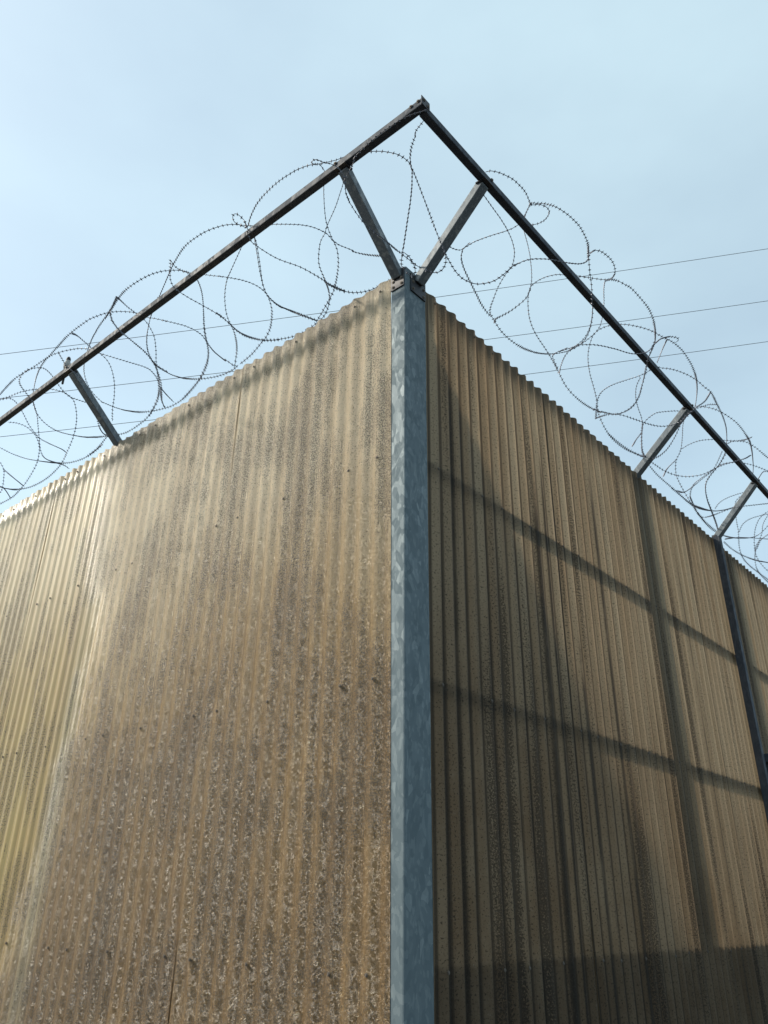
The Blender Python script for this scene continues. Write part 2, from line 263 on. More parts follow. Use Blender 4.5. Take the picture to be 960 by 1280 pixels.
# razor wire strands: side, world points in millimetres (x,y,z)
STRANDS=[
('L','-331,859,4944 -343,838,4942 -355,818,4939 -367,795,4936 -379,768,4934 -391,740,4932 -402,712,4928 -411,684,4925 -418,656,4922 -424,630,4919 -429,604,4917 -432,578,4915 -435,553,4914 -437,529,4913 -438,505,4913 -438,483,4913 -437,461,4913 -435,440,4914 -432,419,4915 -429,398,4917 -425,378,4919 -419,359,4922 -412,341,4924 -404,323,4928 -395,308,4931 -386,295,4933 -377,285,4935 -368,273,4937 -359,261,4939 -352,248,4941 -344,235,4942 -337,221,4943 -330,208,4944 -324,194,4944 -318,179,4945 -314,165,4945 -310,150,4945'),
('L','-580,80,4603 -580,74,4604 -581,67,4603 -581,59,4601 -579,51,4596 -576,42,4589 -574,33,4582 -571,25,4573 -568,17,4565 -565,8,4557 -562,-2,4549 -558,-12,4542 -555,-22,4535 -550,-31,4526 -545,-40,4518 -539,-47,4509 -533,-53,4500 -526,-57,4491 -519,-60,4482 -512,-62,4473 -505,-62,4465 -498,-60,4458 -492,-56,4451 -486,-50,4445 -480,-44,4439 -473,-40,4433 -466,-35,4427 -458,-32,4420 -447,-29,4413 -435,-27,4404 -431,-26,4401 -440,-29,4408 -457,-32,4420 -465,-34,4426 -459,-32,4422 -445,-28,4411 -430,-25,4401 -415,-24,4394 -400,-23,4386 -384,-22,4379 -367,-22,4372 -349,-21,4366 -332,-21,4361 -318,-21,4358 -306,-21,4357 -289,-21,4356 -266,-24,4355 -238,-26,4356 -207,-25,4360 -174,-20,4370 -135,-11,4386 -94,3,4407 -57,15,4427 -29,20,4438 -10,18,4436 4,11,4427 16,2,4416 28,-6,4405 39,-15,4393 49,-24,4382 60,-35,4370 71,-49,4360 81,-64,4349 91,-79,4338'),
('C','-186,-258,4036 -179,-266,4031 -171,-274,4026 -164,-282,4023 -158,-289,4022 -152,-296,4024 -146,-302,4027 -141,-308,4033 -136,-314,4042 -132,-319,4052 -129,-323,4065 -127,-326,4080 -126,-327,4094 -127,-327,4109 -129,-325,4124 -131,-323,4137 -131,-322,4148 -131,-322,4158 -131,-321,4167'),
('L','-405,284,4927 -399,287,4928 -394,289,4930 -388,288,4932 -379,284,4935 -370,277,4938 -360,272,4941 -351,273,4942 -341,275,4942 -332,278,4943 -324,280,4945 -317,283,4947 -307,290,4949 -294,304,4948 -278,321,4945 -262,339,4943 -245,356,4941 -228,373,4937 -211,389,4933 -194,404,4927 -177,419,4921 -161,432,4914 -146,444,4906 -131,455,4897 -118,464,4889 -107,470,4882 -99,474,4876 -88,478,4867 -75,481,4854 -60,483,4839 -45,484,4822 -32,482,4804 -19,480,4786 -8,479,4766 1,481,4747 8,484,4727 14,487,4706 18,490,4685 21,493,4662 21,495,4636 19,496,4603 12,493,4563 1,488,4521 -9,483,4487 -13,487,4465 -7,508,4450 5,548,4433 21,599,4414 37,651,4395'),
('L','37,651,4395 20,684,4417 7,723,4446 4,772,4488 8,832,4542 12,894,4599 14,946,4650 11,985,4691 3,1012,4724 -6,1030,4751 -15,1041,4772 -24,1046,4790 -36,1047,4808 -53,1043,4828 -73,1033,4849 -98,1019,4869 -130,997,4893 -166,970,4916 -198,946,4932 -221,927,4939 -238,912,4941 -254,900,4943 -270,892,4945 -285,886,4945 -301,880,4946'),
('L','-197,265,4929 -178,299,4922 -158,334,4913 -139,369,4904 -122,408,4892 -107,446,4879 -95,476,4867 -86,492,4863 -80,500,4862 -74,510,4858 -68,528,4851 -63,548,4843 -53,569,4829 -38,589,4808 -22,607,4780 -7,617,4748 6,615,4715 17,605,4677 20,590,4636 16,570,4590 5,546,4541 -5,526,4496 -7,518,4462 -2,521,4440 8,534,4427 18,552,4416 28,573,4406 36,597,4399 41,622,4394 43,651,4391 45,682,4389 47,716,4387 48,754,4386 46,792,4387 42,829,4390 36,867,4396 29,903,4403 21,940,4411 13,976,4419 5,1012,4431 -2,1054,4451 -2,1104,4484 5,1164,4530 13,1225,4580 17,1280,4628 15,1323,4669 10,1355,4704 0,1377,4734 -12,1389,4763 -29,1391,4792 -49,1383,4820 -71,1367,4845 -95,1344,4868 -119,1314,4888 -141,1281,4903 -159,1247,4912 -175,1209,4916 -192,1165,4921 -213,1109,4931 -236,1047,4943 -256,994,4950 -272,956,4949 -286,927,4947 -298,900,4946'),
('L','-572,557,4577 -565,553,4560 -557,550,4544 -550,549,4532 -546,551,4523 -545,554,4516 -542,556,4510 -537,556,4503 -531,555,4496 -525,554,4488 -522,553,4481 -518,550,4472 -507,541,4459 -482,524,4440 -449,501,4417 -416,476,4396 -385,451,4382 -354,426,4372 -320,405,4365 -284,391,4359 -246,383,4357 -208,380,4360 -172,385,4369 -135,397,4385 -95,411,4406 -54,417,4424 -20,413,4432 0,403,4430 8,392,4426 11,383,4421 14,374,4418'),
('L','1,404,4431 -52,407,4420 -104,410,4407 -135,410,4398 -127,411,4398 -93,417,4410 -54,424,4425 -27,425,4435 -9,415,4434 3,399,4428 12,380,4420 20,361,4412 26,340,4406 32,319,4400 37,297,4396 41,275,4392 43,254,4390 44,233,4388 45,211,4387 46,190,4386 47,168,4385 47,146,4386 46,124,4388 44,102,4391 41,85,4394 38,72,4397 33,63,4400 29,54,4403'),
('C','-253,-182,4056 -253,-182,4067 -253,-181,4079 -252,-181,4094 -250,-182,4111 -247,-182,4133 -244,-184,4164 -242,-189,4205 -240,-195,4256 -237,-200,4308 -234,-205,4361 -231,-211,4413 -229,-215,4459 -227,-217,4497 -224,-217,4530 -222,-217,4559 -223,-218,4589 -223,-219,4615 -224,-219,4638 -225,-217,4656 -225,-215,4670 -225,-213,4684 -226,-212,4700 -227,-211,4716 -227,-210,4735 -226,-211,4756 -225,-213,4779 -223,-215,4803 -220,-220,4829 -217,-226,4855 -214,-231,4877 -212,-231,4893 -210,-229,4907 -206,-230,4923 -200,-240,4945 -192,-253,4969 -185,-263,4993 -180,-268,5012 -177,-270,5029 -174,-272,5044'),
('C','-366,-54,4763 -354,-67,4766 -343,-81,4769 -331,-94,4770 -320,-107,4770 -308,-121,4768 -296,-134,4765 -284,-148,4760 -273,-162,4753 -262,-174,4744 -251,-186,4732 -241,-196,4718 -233,-204,4705 -229,-209,4692 -228,-213,4680 -225,-216,4665 -221,-221,4646 -217,-226,4624 -213,-232,4598 -207,-238,4567 -200,-245,4532 -193,-252,4495 -185,-260,4454 -175,-267,4412 -168,-274,4376 -164,-280,4347 -162,-285,4323 -159,-290,4300 -155,-295,4276 -150,-300,4251 -145,-305,4226 -141,-310,4201 -136,-315,4177 -131,-321,4153 -126,-327,4128 -120,-333,4104 -114,-340,4081 -108,-347,4058 -100,-354,4037 -93,-362,4019 -87,-370,4004 -81,-377,3993 -73,-386,3983 -65,-396,3975 -55,-406,3968 -45,-417,3964 -36,-428,3962 -27,-439,3963 -18,-450,3966 -8,-461,3970 2,-472,3976 11,-482,3984 20,-492,3994 28,-502,4006 37,-512,4019 46,-523,4034 53,-534,4049 61,-544,4062 68,-551,4071 74,-556,4077 80,-562,4083'),
('L','-489,-37,4447 -493,-44,4450 -497,-52,4453 -502,-64,4457 -508,-85,4466 -514,-109,4477 -520,-128,4486 -525,-136,4490 -531,-139,4491 -535,-150,4494 -537,-175,4499 -538,-207,4505 -539,-239,4509 -541,-267,4510 -542,-295,4510 -542,-325,4510 -541,-360,4509 -540,-398,4507 -537,-436,4503 -531,-474,4496 -524,-510,4487 -518,-547,4478'),
('C','-253,-182,4056 -250,-186,4052 -248,-189,4047 -245,-193,4042 -243,-195,4034 -240,-197,4026 -237,-200,4018 -232,-205,4011 -226,-210,4005 -221,-215,4003 -218,-219,4006 -215,-223,4013 -213,-226,4023 -214,-226,4035 -215,-225,4050 -218,-223,4064 -221,-219,4079 -226,-214,4093 -231,-209,4106 -235,-204,4116 -240,-198,4124 -245,-192,4132'),
('L','-317,854,4945 -308,840,4945 -300,827,4945 -290,812,4945 -280,796,4945 -268,779,4944 -257,762,4943 -245,743,4941 -233,724,4938 -220,704,4935 -206,683,4932 -192,660,4927 -178,638,4922 -164,617,4917 -151,598,4910 -138,579,4903 -124,562,4895 -110,546,4886 -97,532,4876 -85,519,4866 -74,509,4856 -63,501,4847 -56,495,4837 -49,492,4828 -42,487,4817 -34,478,4805 -25,468,4791 -16,453,4774 -5,431,4756 8,407,4737 17,389,4722 16,382,4713 11,380,4705 9,372,4695 14,350,4677 21,319,4654 23,284,4627 21,247,4598 15,209,4567 8,169,4534'),
('L','-310,842,4945 -318,851,4945 -326,859,4944 -337,868,4942 -352,879,4940 -371,890,4937 -388,902,4933 -404,913,4927 -418,925,4922 -431,937,4916 -443,951,4910 -454,965,4903 -464,980,4897 -474,994,4890 -482,1009,4884 -490,1025,4878 -496,1042,4873 -501,1061,4868 -504,1082,4865 -507,1105,4863 -508,1130,4862 -507,1157,4864 -502,1187,4868 -495,1220,4874 -485,1254,4882 -474,1290,4890 -462,1326,4897 -450,1361,4904 -439,1394,4911 -427,1426,4918 -414,1458,4923 -402,1491,4928 -388,1526,4933 -374,1562,4937 -359,1600,4940 -344,1640,4942 -329,1679,4944 -315,1718,4945 -302,1757,4945 -288,1795,4945 -275,1832,4944 -261,1868,4943 -247,1902,4941 -233,1936,4938 -218,1969,4935 -202,2000,4931 -185,2032,4924 -168,2062,4916 -151,2088,4907 -135,2110,4898 -120,2127,4890 -105,2141,4879 -89,2152,4865 -72,2159,4850 -57,2162,4835 -45,2161,4821 -35,2156,4808 -25,2148,4795 -19,2139,4783 -13,2126,4771 -7,2109,4756 1,2087,4737 10,2060,4715 16,2028,4690 20,1993,4664 23,1953,4637 22,1909,4608 17,1861,4576 7,1807,4542 -3,1749,4507 -10,1694,4475 -10,1646,4453 -5,1608,4439 2,1574,4430 9,1541,4424 16,1510,4418 20,1481,4413 23,1454,4409 26,1426,4405 29,1396,4404 31,1366,4405 32,1340,4405 30,1322,4406 27,1308,4407 24,1295,4408'),
('L','-438,710,4739 -450,706,4745 -462,703,4752 -473,701,4758 -486,702,4763 -500,705,4769 -510,710,4774 -516,715,4776 -519,721,4777 -520,728,4778 -519,735,4777 -515,741,4775 -510,747,4772 -504,751,4770 -497,753,4766 -489,752,4762 -480,748,4758 -470,742,4755 -461,735,4751 -453,728,4747 -445,722,4743 -438,716,4739'),
('L','-538,1257,4785 -524,1260,4779 -511,1262,4772 -498,1261,4766 -485,1257,4760 -472,1249,4755 -460,1241,4749 -449,1231,4744 -439,1221,4739 -429,1210,4735'),
('L','-309,1414,4945 -292,1416,4945 -274,1418,4945 -257,1422,4944 -240,1430,4941 -223,1439,4938 -206,1451,4933 -187,1464,4926 -168,1479,4918 -149,1496,4909 -130,1515,4898 -112,1534,4885 -93,1554,4870 -73,1573,4852 -54,1592,4829 -36,1606,4806 -20,1614,4782 -6,1619,4757 6,1620,4731 14,1620,4705 20,1618,4678 23,1616,4651 23,1612,4624 19,1606,4593 12,1596,4558 1,1587,4520 -7,1583,4485 -10,1594,4460 -7,1619,4444 -1,1655,4434 6,1695,4427 13,1735,4420 19,1776,4413 24,1818,4408 27,1859,4405 27,1899,4404 26,1937,4404 24,1971,4407 21,2003,4412 17,2035,4417 11,2068,4421 5,2102,4426 -2,2135,4432 -7,2166,4439 -10,2201,4450 -9,2247,4469 -4,2310,4499 6,2385,4539 15,2462,4582 21,2533,4621 21,2595,4657 17,2651,4690 7,2702,4720 -8,2745,4748 -20,2777,4768 -21,2796,4780 -18,2806,4786 -20,2815,4795 -33,2827,4809 -50,2840,4827 -68,2851,4845 -87,2856,4862 -107,2855,4878 -129,2848,4892 -152,2834,4906 -177,2814,4919 -200,2790,4929 -219,2763,4935 -237,2733,4938 -254,2701,4941 -270,2666,4943 -285,2629,4944 -301,2589,4944 -318,2546,4944 -335,2501,4943 -350,2456,4942 -365,2412,4939 -378,2368,4935 -390,2323,4931 -403,2279,4927 -415,2232,4921 -427,2182,4915 -439,2127,4909 -453,2067,4902 -470,2003,4889 -493,1933,4868 -523,1853,4835 -557,1764,4793'),
('L','-586,1167,4692 -586,1162,4669 -585,1159,4647 -583,1157,4626 -579,1159,4606 -575,1161,4586 -570,1163,4568 -563,1161,4551 -556,1158,4534 -546,1150,4516 -535,1138,4500 -522,1123,4483 -507,1105,4465 -488,1086,4447 -467,1066,4430 -446,1047,4415 -427,1032,4402 -409,1019,4392 -390,1008,4383 -365,997,4373 -338,988,4363 -324,982,4358 -335,984,4362 -358,989,4370 -369,993,4374 -356,991,4370 -330,987,4362 -306,985,4356 -291,987,4354 -279,990,4354 -265,994,4354 -249,998,4354 -231,1003,4355 -210,1009,4358 -185,1015,4364 -155,1024,4374 -120,1037,4391 -83,1049,4411 -49,1055,4428 -23,1049,4435 -7,1031,4434 5,1007,4429 13,983,4422 18,965,4416 21,949,4412 25,934,4408'),
('L','-15,1415,4779 -8,1404,4766 -2,1393,4752 4,1383,4735 11,1375,4714 16,1365,4688 19,1354,4658 19,1340,4620 14,1321,4575 5,1300,4527 -2,1286,4484 -3,1285,4451 3,1294,4431 11,1306,4420 19,1318,4413 27,1331,4405'),
('L','-309,1414,4945 -317,1414,4945 -325,1415,4945 -334,1417,4944 -346,1422,4942 -360,1428,4940 -373,1435,4936 -387,1443,4933 -400,1452,4928 -414,1462,4923 -429,1472,4916 -444,1482,4909 -458,1494,4901 -472,1506,4891 -485,1519,4882 -496,1532,4872 -506,1545,4863 -515,1559,4853 -524,1572,4843 -533,1585,4831 -542,1598,4818 -550,1612,4807 -554,1633,4801 -554,1662,4802 -548,1701,4811 -538,1747,4825 -525,1796,4840 -512,1844,4855 -499,1889,4868 -486,1931,4878 -475,1968,4886 -466,1999,4893 -459,2027,4899 -452,2053,4904 -446,2079,4908 -439,2105,4911 -433,2132,4915'),
('L','-306,1972,4946 -316,1973,4945 -325,1974,4945 -335,1977,4944 -347,1982,4942 -360,1990,4939 -374,1999,4936 -390,2008,4931 -408,2018,4925 -424,2028,4918 -439,2036,4911 -453,2045,4904 -466,2054,4896 -478,2064,4886 -491,2074,4876 -503,2083,4864 -517,2090,4850 -531,2095,4834 -544,2101,4818 -553,2112,4805 -558,2130,4798 -560,2153,4796 -561,2181,4796 -562,2209,4796 -562,2239,4796 -562,2270,4796 -561,2303,4796 -558,2340,4799 -551,2382,4808 -541,2431,4820 -530,2481,4834 -520,2530,4847 -512,2577,4856 -504,2621,4864 -497,2664,4870 -491,2705,4874 -488,2739,4875 -488,2765,4877 -490,2785,4877 -492,2805,4876 -495,2826,4874 -496,2849,4872 -499,2875,4869 -505,2904,4863 -513,2933,4854 -522,2959,4844 -533,2981,4831 -544,3003,4817 -551,3029,4808 -550,3068,4808 -543,3121,4818 -532,3188,4833 -520,3264,4848 -507,3343,4861 -494,3422,4874'),
('L','-557,1764,4793 -539,1796,4822 -520,1827,4849 -497,1858,4874 -464,1888,4895 -428,1916,4912 -393,1939,4925 -362,1954,4935 -334,1965,4942 -306,1972,4946'),
('L','-306,2524,4946 -327,2540,4944 -348,2556,4941 -366,2571,4939 -380,2586,4935 -392,2600,4931 -404,2614,4927 -416,2629,4922 -429,2643,4916 -440,2658,4911 -450,2671,4905 -460,2685,4900 -468,2700,4894 -475,2715,4890 -480,2732,4886 -483,2751,4885 -482,2775,4886 -477,2804,4890 -469,2840,4896 -459,2885,4902 -447,2936,4907 -433,2987,4914 -417,3037,4921 -401,3086,4928 -384,3134,4934 -365,3183,4937 -346,3230,4938 -329,3269,4938 -317,3300,4942 -307,3325,4947 -294,3352,4950 -276,3384,4947 -256,3420,4941 -235,3451,4935 -216,3477,4932 -199,3497,4927 -181,3512,4921 -162,3523,4913 -143,3530,4902 -124,3530,4890 -102,3525,4874 -80,3512,4856 -61,3493,4837 -44,3468,4818 -30,3437,4797 -17,3398,4775 -5,3353,4752 6,3300,4727 14,3244,4700 19,3183,4672 22,3118,4641 21,3047,4608 15,2967,4572 5,2881,4534 -5,2799,4497 -12,2729,4469 -12,2675,4451 -8,2632,4440'),
('L','-250,3434,4942 -221,3468,4935 -191,3500,4926 -164,3532,4915 -140,3563,4903 -118,3594,4889 -97,3623,4873 -76,3648,4854 -57,3670,4834 -39,3689,4812 -24,3703,4789 -11,3711,4763 0,3711,4737 9,3700,4710 15,3678,4681 18,3641,4651 18,3588,4617 13,3517,4578 3,3433,4533 -5,3352,4491 -4,3289,4459 2,3250,4439 11,3229,4425 20,3216,4413 30,3206,4403'),
('L','-446,3540,4908 -427,3528,4917 -408,3518,4927 -389,3513,4935 -370,3518,4940 -350,3530,4944 -326,3548,4946 -299,3570,4947 -269,3596,4944 -238,3623,4939 -206,3650,4930 -174,3674,4916 -144,3691,4900 -115,3700,4883 -88,3701,4865 -67,3700,4849 -57,3696,4837 -54,3689,4828 -47,3675,4815 -32,3648,4795 -15,3611,4771 -1,3566,4742 11,3515,4712 22,3463,4681 28,3414,4652 27,3374,4626 23,3340,4603 20,3309,4581'),
('L','-577,2859,4744 -581,2860,4727 -585,2859,4709 -588,2855,4690 -588,2846,4669 -587,2832,4646 -584,2814,4622 -578,2794,4597 -569,2773,4573 -559,2755,4549 -548,2739,4526 -534,2727,4506 -520,2721,4487 -506,2721,4469 -492,2726,4452 -477,2733,4436'),
('L','-446,3540,4908 -434,3521,4913 -424,3500,4917 -413,3476,4921 -403,3448,4926 -393,3418,4931 -383,3389,4935 -373,3364,4938 -363,3342,4939 -352,3321,4941 -339,3299,4943 -325,3277,4944 -310,3254,4945 -291,3229,4945 -271,3203,4945 -252,3180,4944 -236,3162,4941 -222,3146,4937 -206,3133,4932 -189,3119,4927 -170,3107,4920 -152,3097,4912 -135,3091,4903 -118,3088,4893 -100,3090,4881 -84,3097,4866 -67,3109,4849 -52,3122,4832 -38,3135,4815 -26,3149,4798 -15,3163,4780 -6,3178,4761 3,3193,4742 10,3208,4722 15,3223,4702 20,3238,4680 22,3251,4658 23,3263,4633 21,3271,4606 15,3271,4575 7,3261,4541 -3,3247,4507 -11,3241,4477 -13,3249,4457 -10,3273,4447 -5,3309,4441 0,3354,4435 4,3403,4429 8,3454,4424 10,3506,4422 11,3558,4421 11,3609,4421 9,3658,4422 6,3705,4424 2,3750,4427 -2,3791,4432 -7,3829,4438 -12,3869,4446 -14,3918,4458 -9,3985,4481 1,4070,4514 11,4166,4555 18,4259,4595 21,4342,4632 20,4415,4666 15,4481,4697 9,4543,4726'),
('L','-528,3000,4839 -527,2978,4840 -526,2960,4843 -521,2946,4849 -513,2939,4857 -502,2937,4867 -488,2937,4879 -470,2936,4892 -451,2937,4906 -430,2941,4917 -410,2951,4926 -389,2965,4933 -366,2983,4939 -340,3002,4943 -314,3021,4944 -288,3040,4944 -266,3057,4943 -245,3073,4940 -223,3085,4935 -199,3094,4927 -174,3098,4917 -152,3097,4907 -136,3090,4898 -125,3076,4889 -110,3054,4877 -88,3020,4860 -62,2977,4839 -39,2931,4816'),
('L','-547,2301,4811 -523,2335,4840 -500,2366,4867 -476,2394,4889 -447,2420,4906 -417,2445,4919 -388,2466,4929 -362,2484,4937 -338,2498,4941 -315,2508,4943 -293,2513,4943 -273,2514,4942 -252,2510,4939 -231,2500,4936 -209,2486,4931 -188,2468,4925 -168,2448,4916 -147,2426,4907 -128,2402,4896 -110,2376,4883 -92,2349,4870 -76,2320,4855 -59,2289,4839 -42,2259,4822 -27,2231,4803 -15,2209,4781 -3,2192,4758 7,2177,4735 13,2165,4713 18,2155,4692 21,2146,4667 22,2137,4639 20,2126,4606 14,2111,4567 3,2098,4524 -5,2093,4484 -7,2103,4455 -2,2126,4438 6,2157,4428 13,2194,4422 18,2234,4416 20,2276,4412 22,2319,4410 23,2360,4408 22,2399,4407 21,2434,4407 21,2464,4410 20,2491,4415 17,2522,4421 8,2559,4426 -4,2598,4431 -13,2634,4441 -15,2670,4460 -9,2715,4491 3,2769,4534 13,2821,4582 18,2860,4628 17,2884,4667 13,2898,4698 6,2904,4727 -2,2907,4753'),
('L','-250,2514,4942 -228,2516,4937 -207,2517,4933 -185,2522,4926 -163,2529,4917 -142,2539,4906 -121,2552,4893 -100,2567,4878 -80,2583,4861 -61,2600,4842 -44,2618,4822 -29,2637,4800 -14,2656,4776 -2,2674,4748 8,2691,4716 16,2700,4684 21,2701,4655 22,2694,4627 23,2684,4597'),
('L','-12,2637,4443 -7,2663,4439 -3,2690,4435 2,2719,4431 7,2750,4427 13,2785,4422 19,2823,4419 18,2866,4411 12,2903,4397 7,2909,4390 12,2869,4403 22,2808,4427 27,2769,4440 24,2776,4431 20,2814,4418 20,2861,4410 22,2906,4410 22,2952,4410 21,2996,4410 18,3038,4413 14,3078,4416 9,3114,4420 5,3146,4425 1,3174,4430 -4,3203,4437 -9,3235,4445 -12,3278,4460 -8,3338,4485 1,3416,4520 11,3501,4558 18,3580,4594 22,3651,4625 23,3714,4653 21,3777,4680 14,3839,4706 5,3901,4732 -7,3960,4758 -21,4013,4784 -37,4062,4809 -56,4106,4832 -79,4144,4855 -105,4175,4876 -129,4200,4893 -147,4218,4905 -163,4231,4915 -178,4242,4923'),
('L','-586,1739,4646 -585,1736,4633 -583,1734,4620 -580,1731,4609 -579,1728,4598 -577,1725,4587 -574,1718,4574 -566,1709,4558 -556,1698,4540 -547,1688,4524 -540,1678,4511 -534,1669,4499 -525,1660,4487 -515,1650,4475 -503,1639,4462 -490,1628,4448 -473,1617,4434 -454,1607,4420 -436,1599,4408 -419,1594,4398 -403,1592,4389 -386,1592,4381 -369,1595,4374 -351,1600,4366 -333,1603,4360 -315,1604,4357 -298,1603,4355 -282,1602,4354 -267,1602,4353 -252,1602,4353 -238,1603,4353'),
('L','-587,1748,4669 -586,1743,4649 -586,1738,4629 -582,1730,4607 -574,1720,4582 -563,1709,4557 -552,1698,4535 -545,1686,4518 -538,1674,4503 -527,1660,4486 -506,1643,4466 -481,1626,4444 -457,1612,4424 -437,1601,4409 -417,1594,4397 -398,1591,4387 -378,1591,4378 -358,1594,4369 -339,1597,4363 -321,1601,4359 -304,1605,4356 -288,1608,4354'),
('L','-586,2327,4644 -576,2300,4604 -564,2277,4566 -552,2257,4534 -539,2237,4510 -527,2218,4492 -512,2201,4474 -495,2187,4455 -477,2174,4437 -458,2161,4420'),
('L','-36,2152,4812 -24,2150,4792 -12,2146,4771 -1,2143,4745 9,2138,4710 17,2130,4668 19,2113,4621 13,2088,4570 3,2058,4519 -3,2034,4475 -2,2019,4446 6,2014,4428 17,2014,4415'),
('L','-253,1978,4942 -236,1984,4939 -218,1990,4936 -200,1997,4931 -180,2005,4923 -158,2015,4914 -137,2026,4903 -118,2041,4891 -99,2059,4877 -81,2077,4861 -62,2097,4842 -45,2117,4819 -29,2132,4796 -15,2142,4773 -3,2147,4749 7,2149,4722 15,2147,4691 20,2141,4657 21,2130,4620 15,2112,4577 4,2090,4533 -5,2075,4492 -10,2077,4461 -8,2096,4442 -2,2120,4431 4,2142,4426 8,2162,4423 12,2180,4420'),
('L','24,2124,4629 15,2076,4582 4,2026,4534 -4,1980,4489 -4,1947,4455 4,1927,4432 18,1915,4414'),
('L','-313,1737,4945 -295,1787,4945 -278,1835,4944 -260,1881,4941 -240,1923,4938 -221,1962,4934 -203,1997,4929 -187,2028,4924 -172,2057,4918 -156,2083,4911 -138,2108,4901 -119,2130,4888 -101,2147,4873 -84,2156,4860 -67,2160,4845 -50,2160,4828 -36,2158,4809 -22,2153,4788 -9,2147,4763 3,2138,4731 13,2126,4693 17,2108,4648 14,2086,4591 7,2060,4530 0,2036,4478 0,2019,4446 6,2011,4429 16,2010,4417'),
('L','-252,1948,4942 -235,1930,4939 -218,1912,4935 -202,1895,4930 -183,1876,4925 -165,1860,4920 -154,1851,4918 -162,1856,4918 -178,1866,4918 -184,1866,4916 -166,1847,4911 -137,1816,4901 -112,1785,4888 -95,1758,4875 -79,1734,4860 -63,1711,4845 -48,1690,4828 -34,1671,4810 -21,1654,4791 -10,1641,4770 0,1629,4746 10,1618,4723'),
('L','-285,1385,4945 -276,1377,4945 -266,1368,4943 -256,1357,4942 -242,1343,4940 -227,1326,4937 -213,1309,4933 -197,1290,4930 -182,1273,4927 -173,1264,4926 -181,1269,4926 -196,1283,4926 -203,1287,4926 -192,1275,4923 -174,1253,4918 -155,1228,4911 -137,1203,4901 -118,1176,4891 -100,1151,4878 -84,1128,4865 -68,1107,4850 -53,1088,4834 -39,1072,4817 -27,1058,4799 -15,1047,4779 -3,1039,4754 9,1034,4725 17,1031,4698 22,1027,4673 22,1024,4648 20,1019,4619 15,1012,4582 6,1002,4539 -4,994,4499 -11,996,4468 -12,1007,4449 -10,1022,4439 -7,1033,4437 -4,1042,4440 -1,1058,4440 4,1087,4433 10,1123,4424 16,1162,4417 20,1200,4413 23,1238,4410 25,1278,4407'),
('L','-15,1047,4779 -6,1037,4760 2,1026,4740 9,1012,4719 16,996,4698 22,978,4677 27,961,4660 25,948,4647 18,933,4634 11,906,4610 8,861,4571 5,806,4523 3,754,4477 6,713,4443 17,681,4419 32,654,4400'),
('L','-308,888,4946 -290,890,4945 -271,893,4946 -253,898,4944 -233,909,4940 -213,924,4935 -192,940,4928 -169,957,4918 -145,976,4905 -121,994,4891 -98,1012,4873 -76,1028,4852 -56,1040,4832 -40,1046,4814 -27,1047,4797 -15,1047,4779'),
('L','-309,1417,4945 -291,1418,4946 -273,1419,4946 -254,1423,4945 -233,1432,4940 -212,1445,4935 -190,1460,4927 -169,1478,4919 -148,1498,4909 -126,1520,4896 -102,1545,4878 -78,1570,4855 -57,1592,4833 -40,1607,4812 -26,1618,4792 -13,1624,4769 -1,1625,4743 11,1623,4716 19,1620,4688 23,1617,4659 23,1614,4630 20,1611,4597 12,1605,4559 1,1598,4519 -8,1598,4484 -10,1609,4459 -5,1635,4445 4,1673,4436 12,1724,4426 19,1782,4415 28,1842,4405'),
('L','10,1618,4723 15,1600,4695 17,1577,4664 15,1545,4626 12,1500,4579 7,1449,4528 -1,1405,4485 -12,1378,4462 -21,1365,4454 -20,1357,4448 -10,1348,4439 5,1337,4426 19,1326,4413'),
('L','-244,3855,4941 -227,3832,4937 -210,3810,4934 -192,3790,4929 -175,3773,4922 -157,3757,4914 -138,3744,4904 -119,3734,4892 -98,3726,4877 -80,3720,4863 -66,3716,4849 -54,3715,4835 -43,3715,4821 -31,3717,4806 -20,3721,4789 -10,3727,4772 -1,3735,4753 6,3745,4733 12,3755,4713 17,3764,4695 21,3773,4678 23,3783,4660 24,3795,4640 23,3807,4617 19,3815,4591 11,3816,4558 -1,3810,4520 -12,3808,4486 -17,3819,4464 -17,3847,4452 -13,3887,4446 -8,3932,4441 -2,3981,4438 2,4037,4436 1,4099,4434 -4,4165,4432 -8,4225,4432 -9,4274,4435 -10,4315,4440 -12,4353,4443'),
('L','-56,4326,4837 -41,4323,4819 -27,4320,4801 -14,4320,4781 -4,4324,4761 3,4331,4740 10,4338,4715 18,4346,4685 24,4353,4652 27,4360,4623 25,4370,4603 22,4383,4588 19,4397,4574'),
('L','-15,4317,4780 -3,4276,4747 7,4229,4711 13,4168,4668 11,4082,4612 -3,3965,4541 -27,3824,4457'),
('L','22,4406,4667 22,4365,4645 19,4316,4619 12,4255,4581 5,4185,4532 1,4119,4480 0,4061,4432'),
('R','219,-343,4940 222,-352,4939 225,-361,4938 229,-370,4936 236,-379,4933 244,-387,4931 253,-396,4928 263,-404,4925 274,-411,4922 286,-418,4919 298,-425,4916 312,-432,4914 326,-437,4911 342,-441,4909 360,-443,4907 378,-445,4906 397,-446,4906 416,-445,4907 436,-443,4909 459,-438,4910 482,-432,4911 501,-426,4913 515,-421,4917 526,-414,4923 539,-404,4929 556,-386,4932 575,-364,4934 593,-344,4937 606,-330,4940 618,-320,4943 630,-310,4944 643,-302,4945 657,-294,4946 676,-286,4946 700,-276,4945 728,-266,4944 758,-255,4942 790,-243,4940 821,-230,4936 851,-218,4932 877,-205,4930 900,-193,4927 924,-181,4923 948,-168,4917 972,-154,4909 993,-141,4902 1009,-129,4896 1022,-117,4890 1034,-106,4883'),
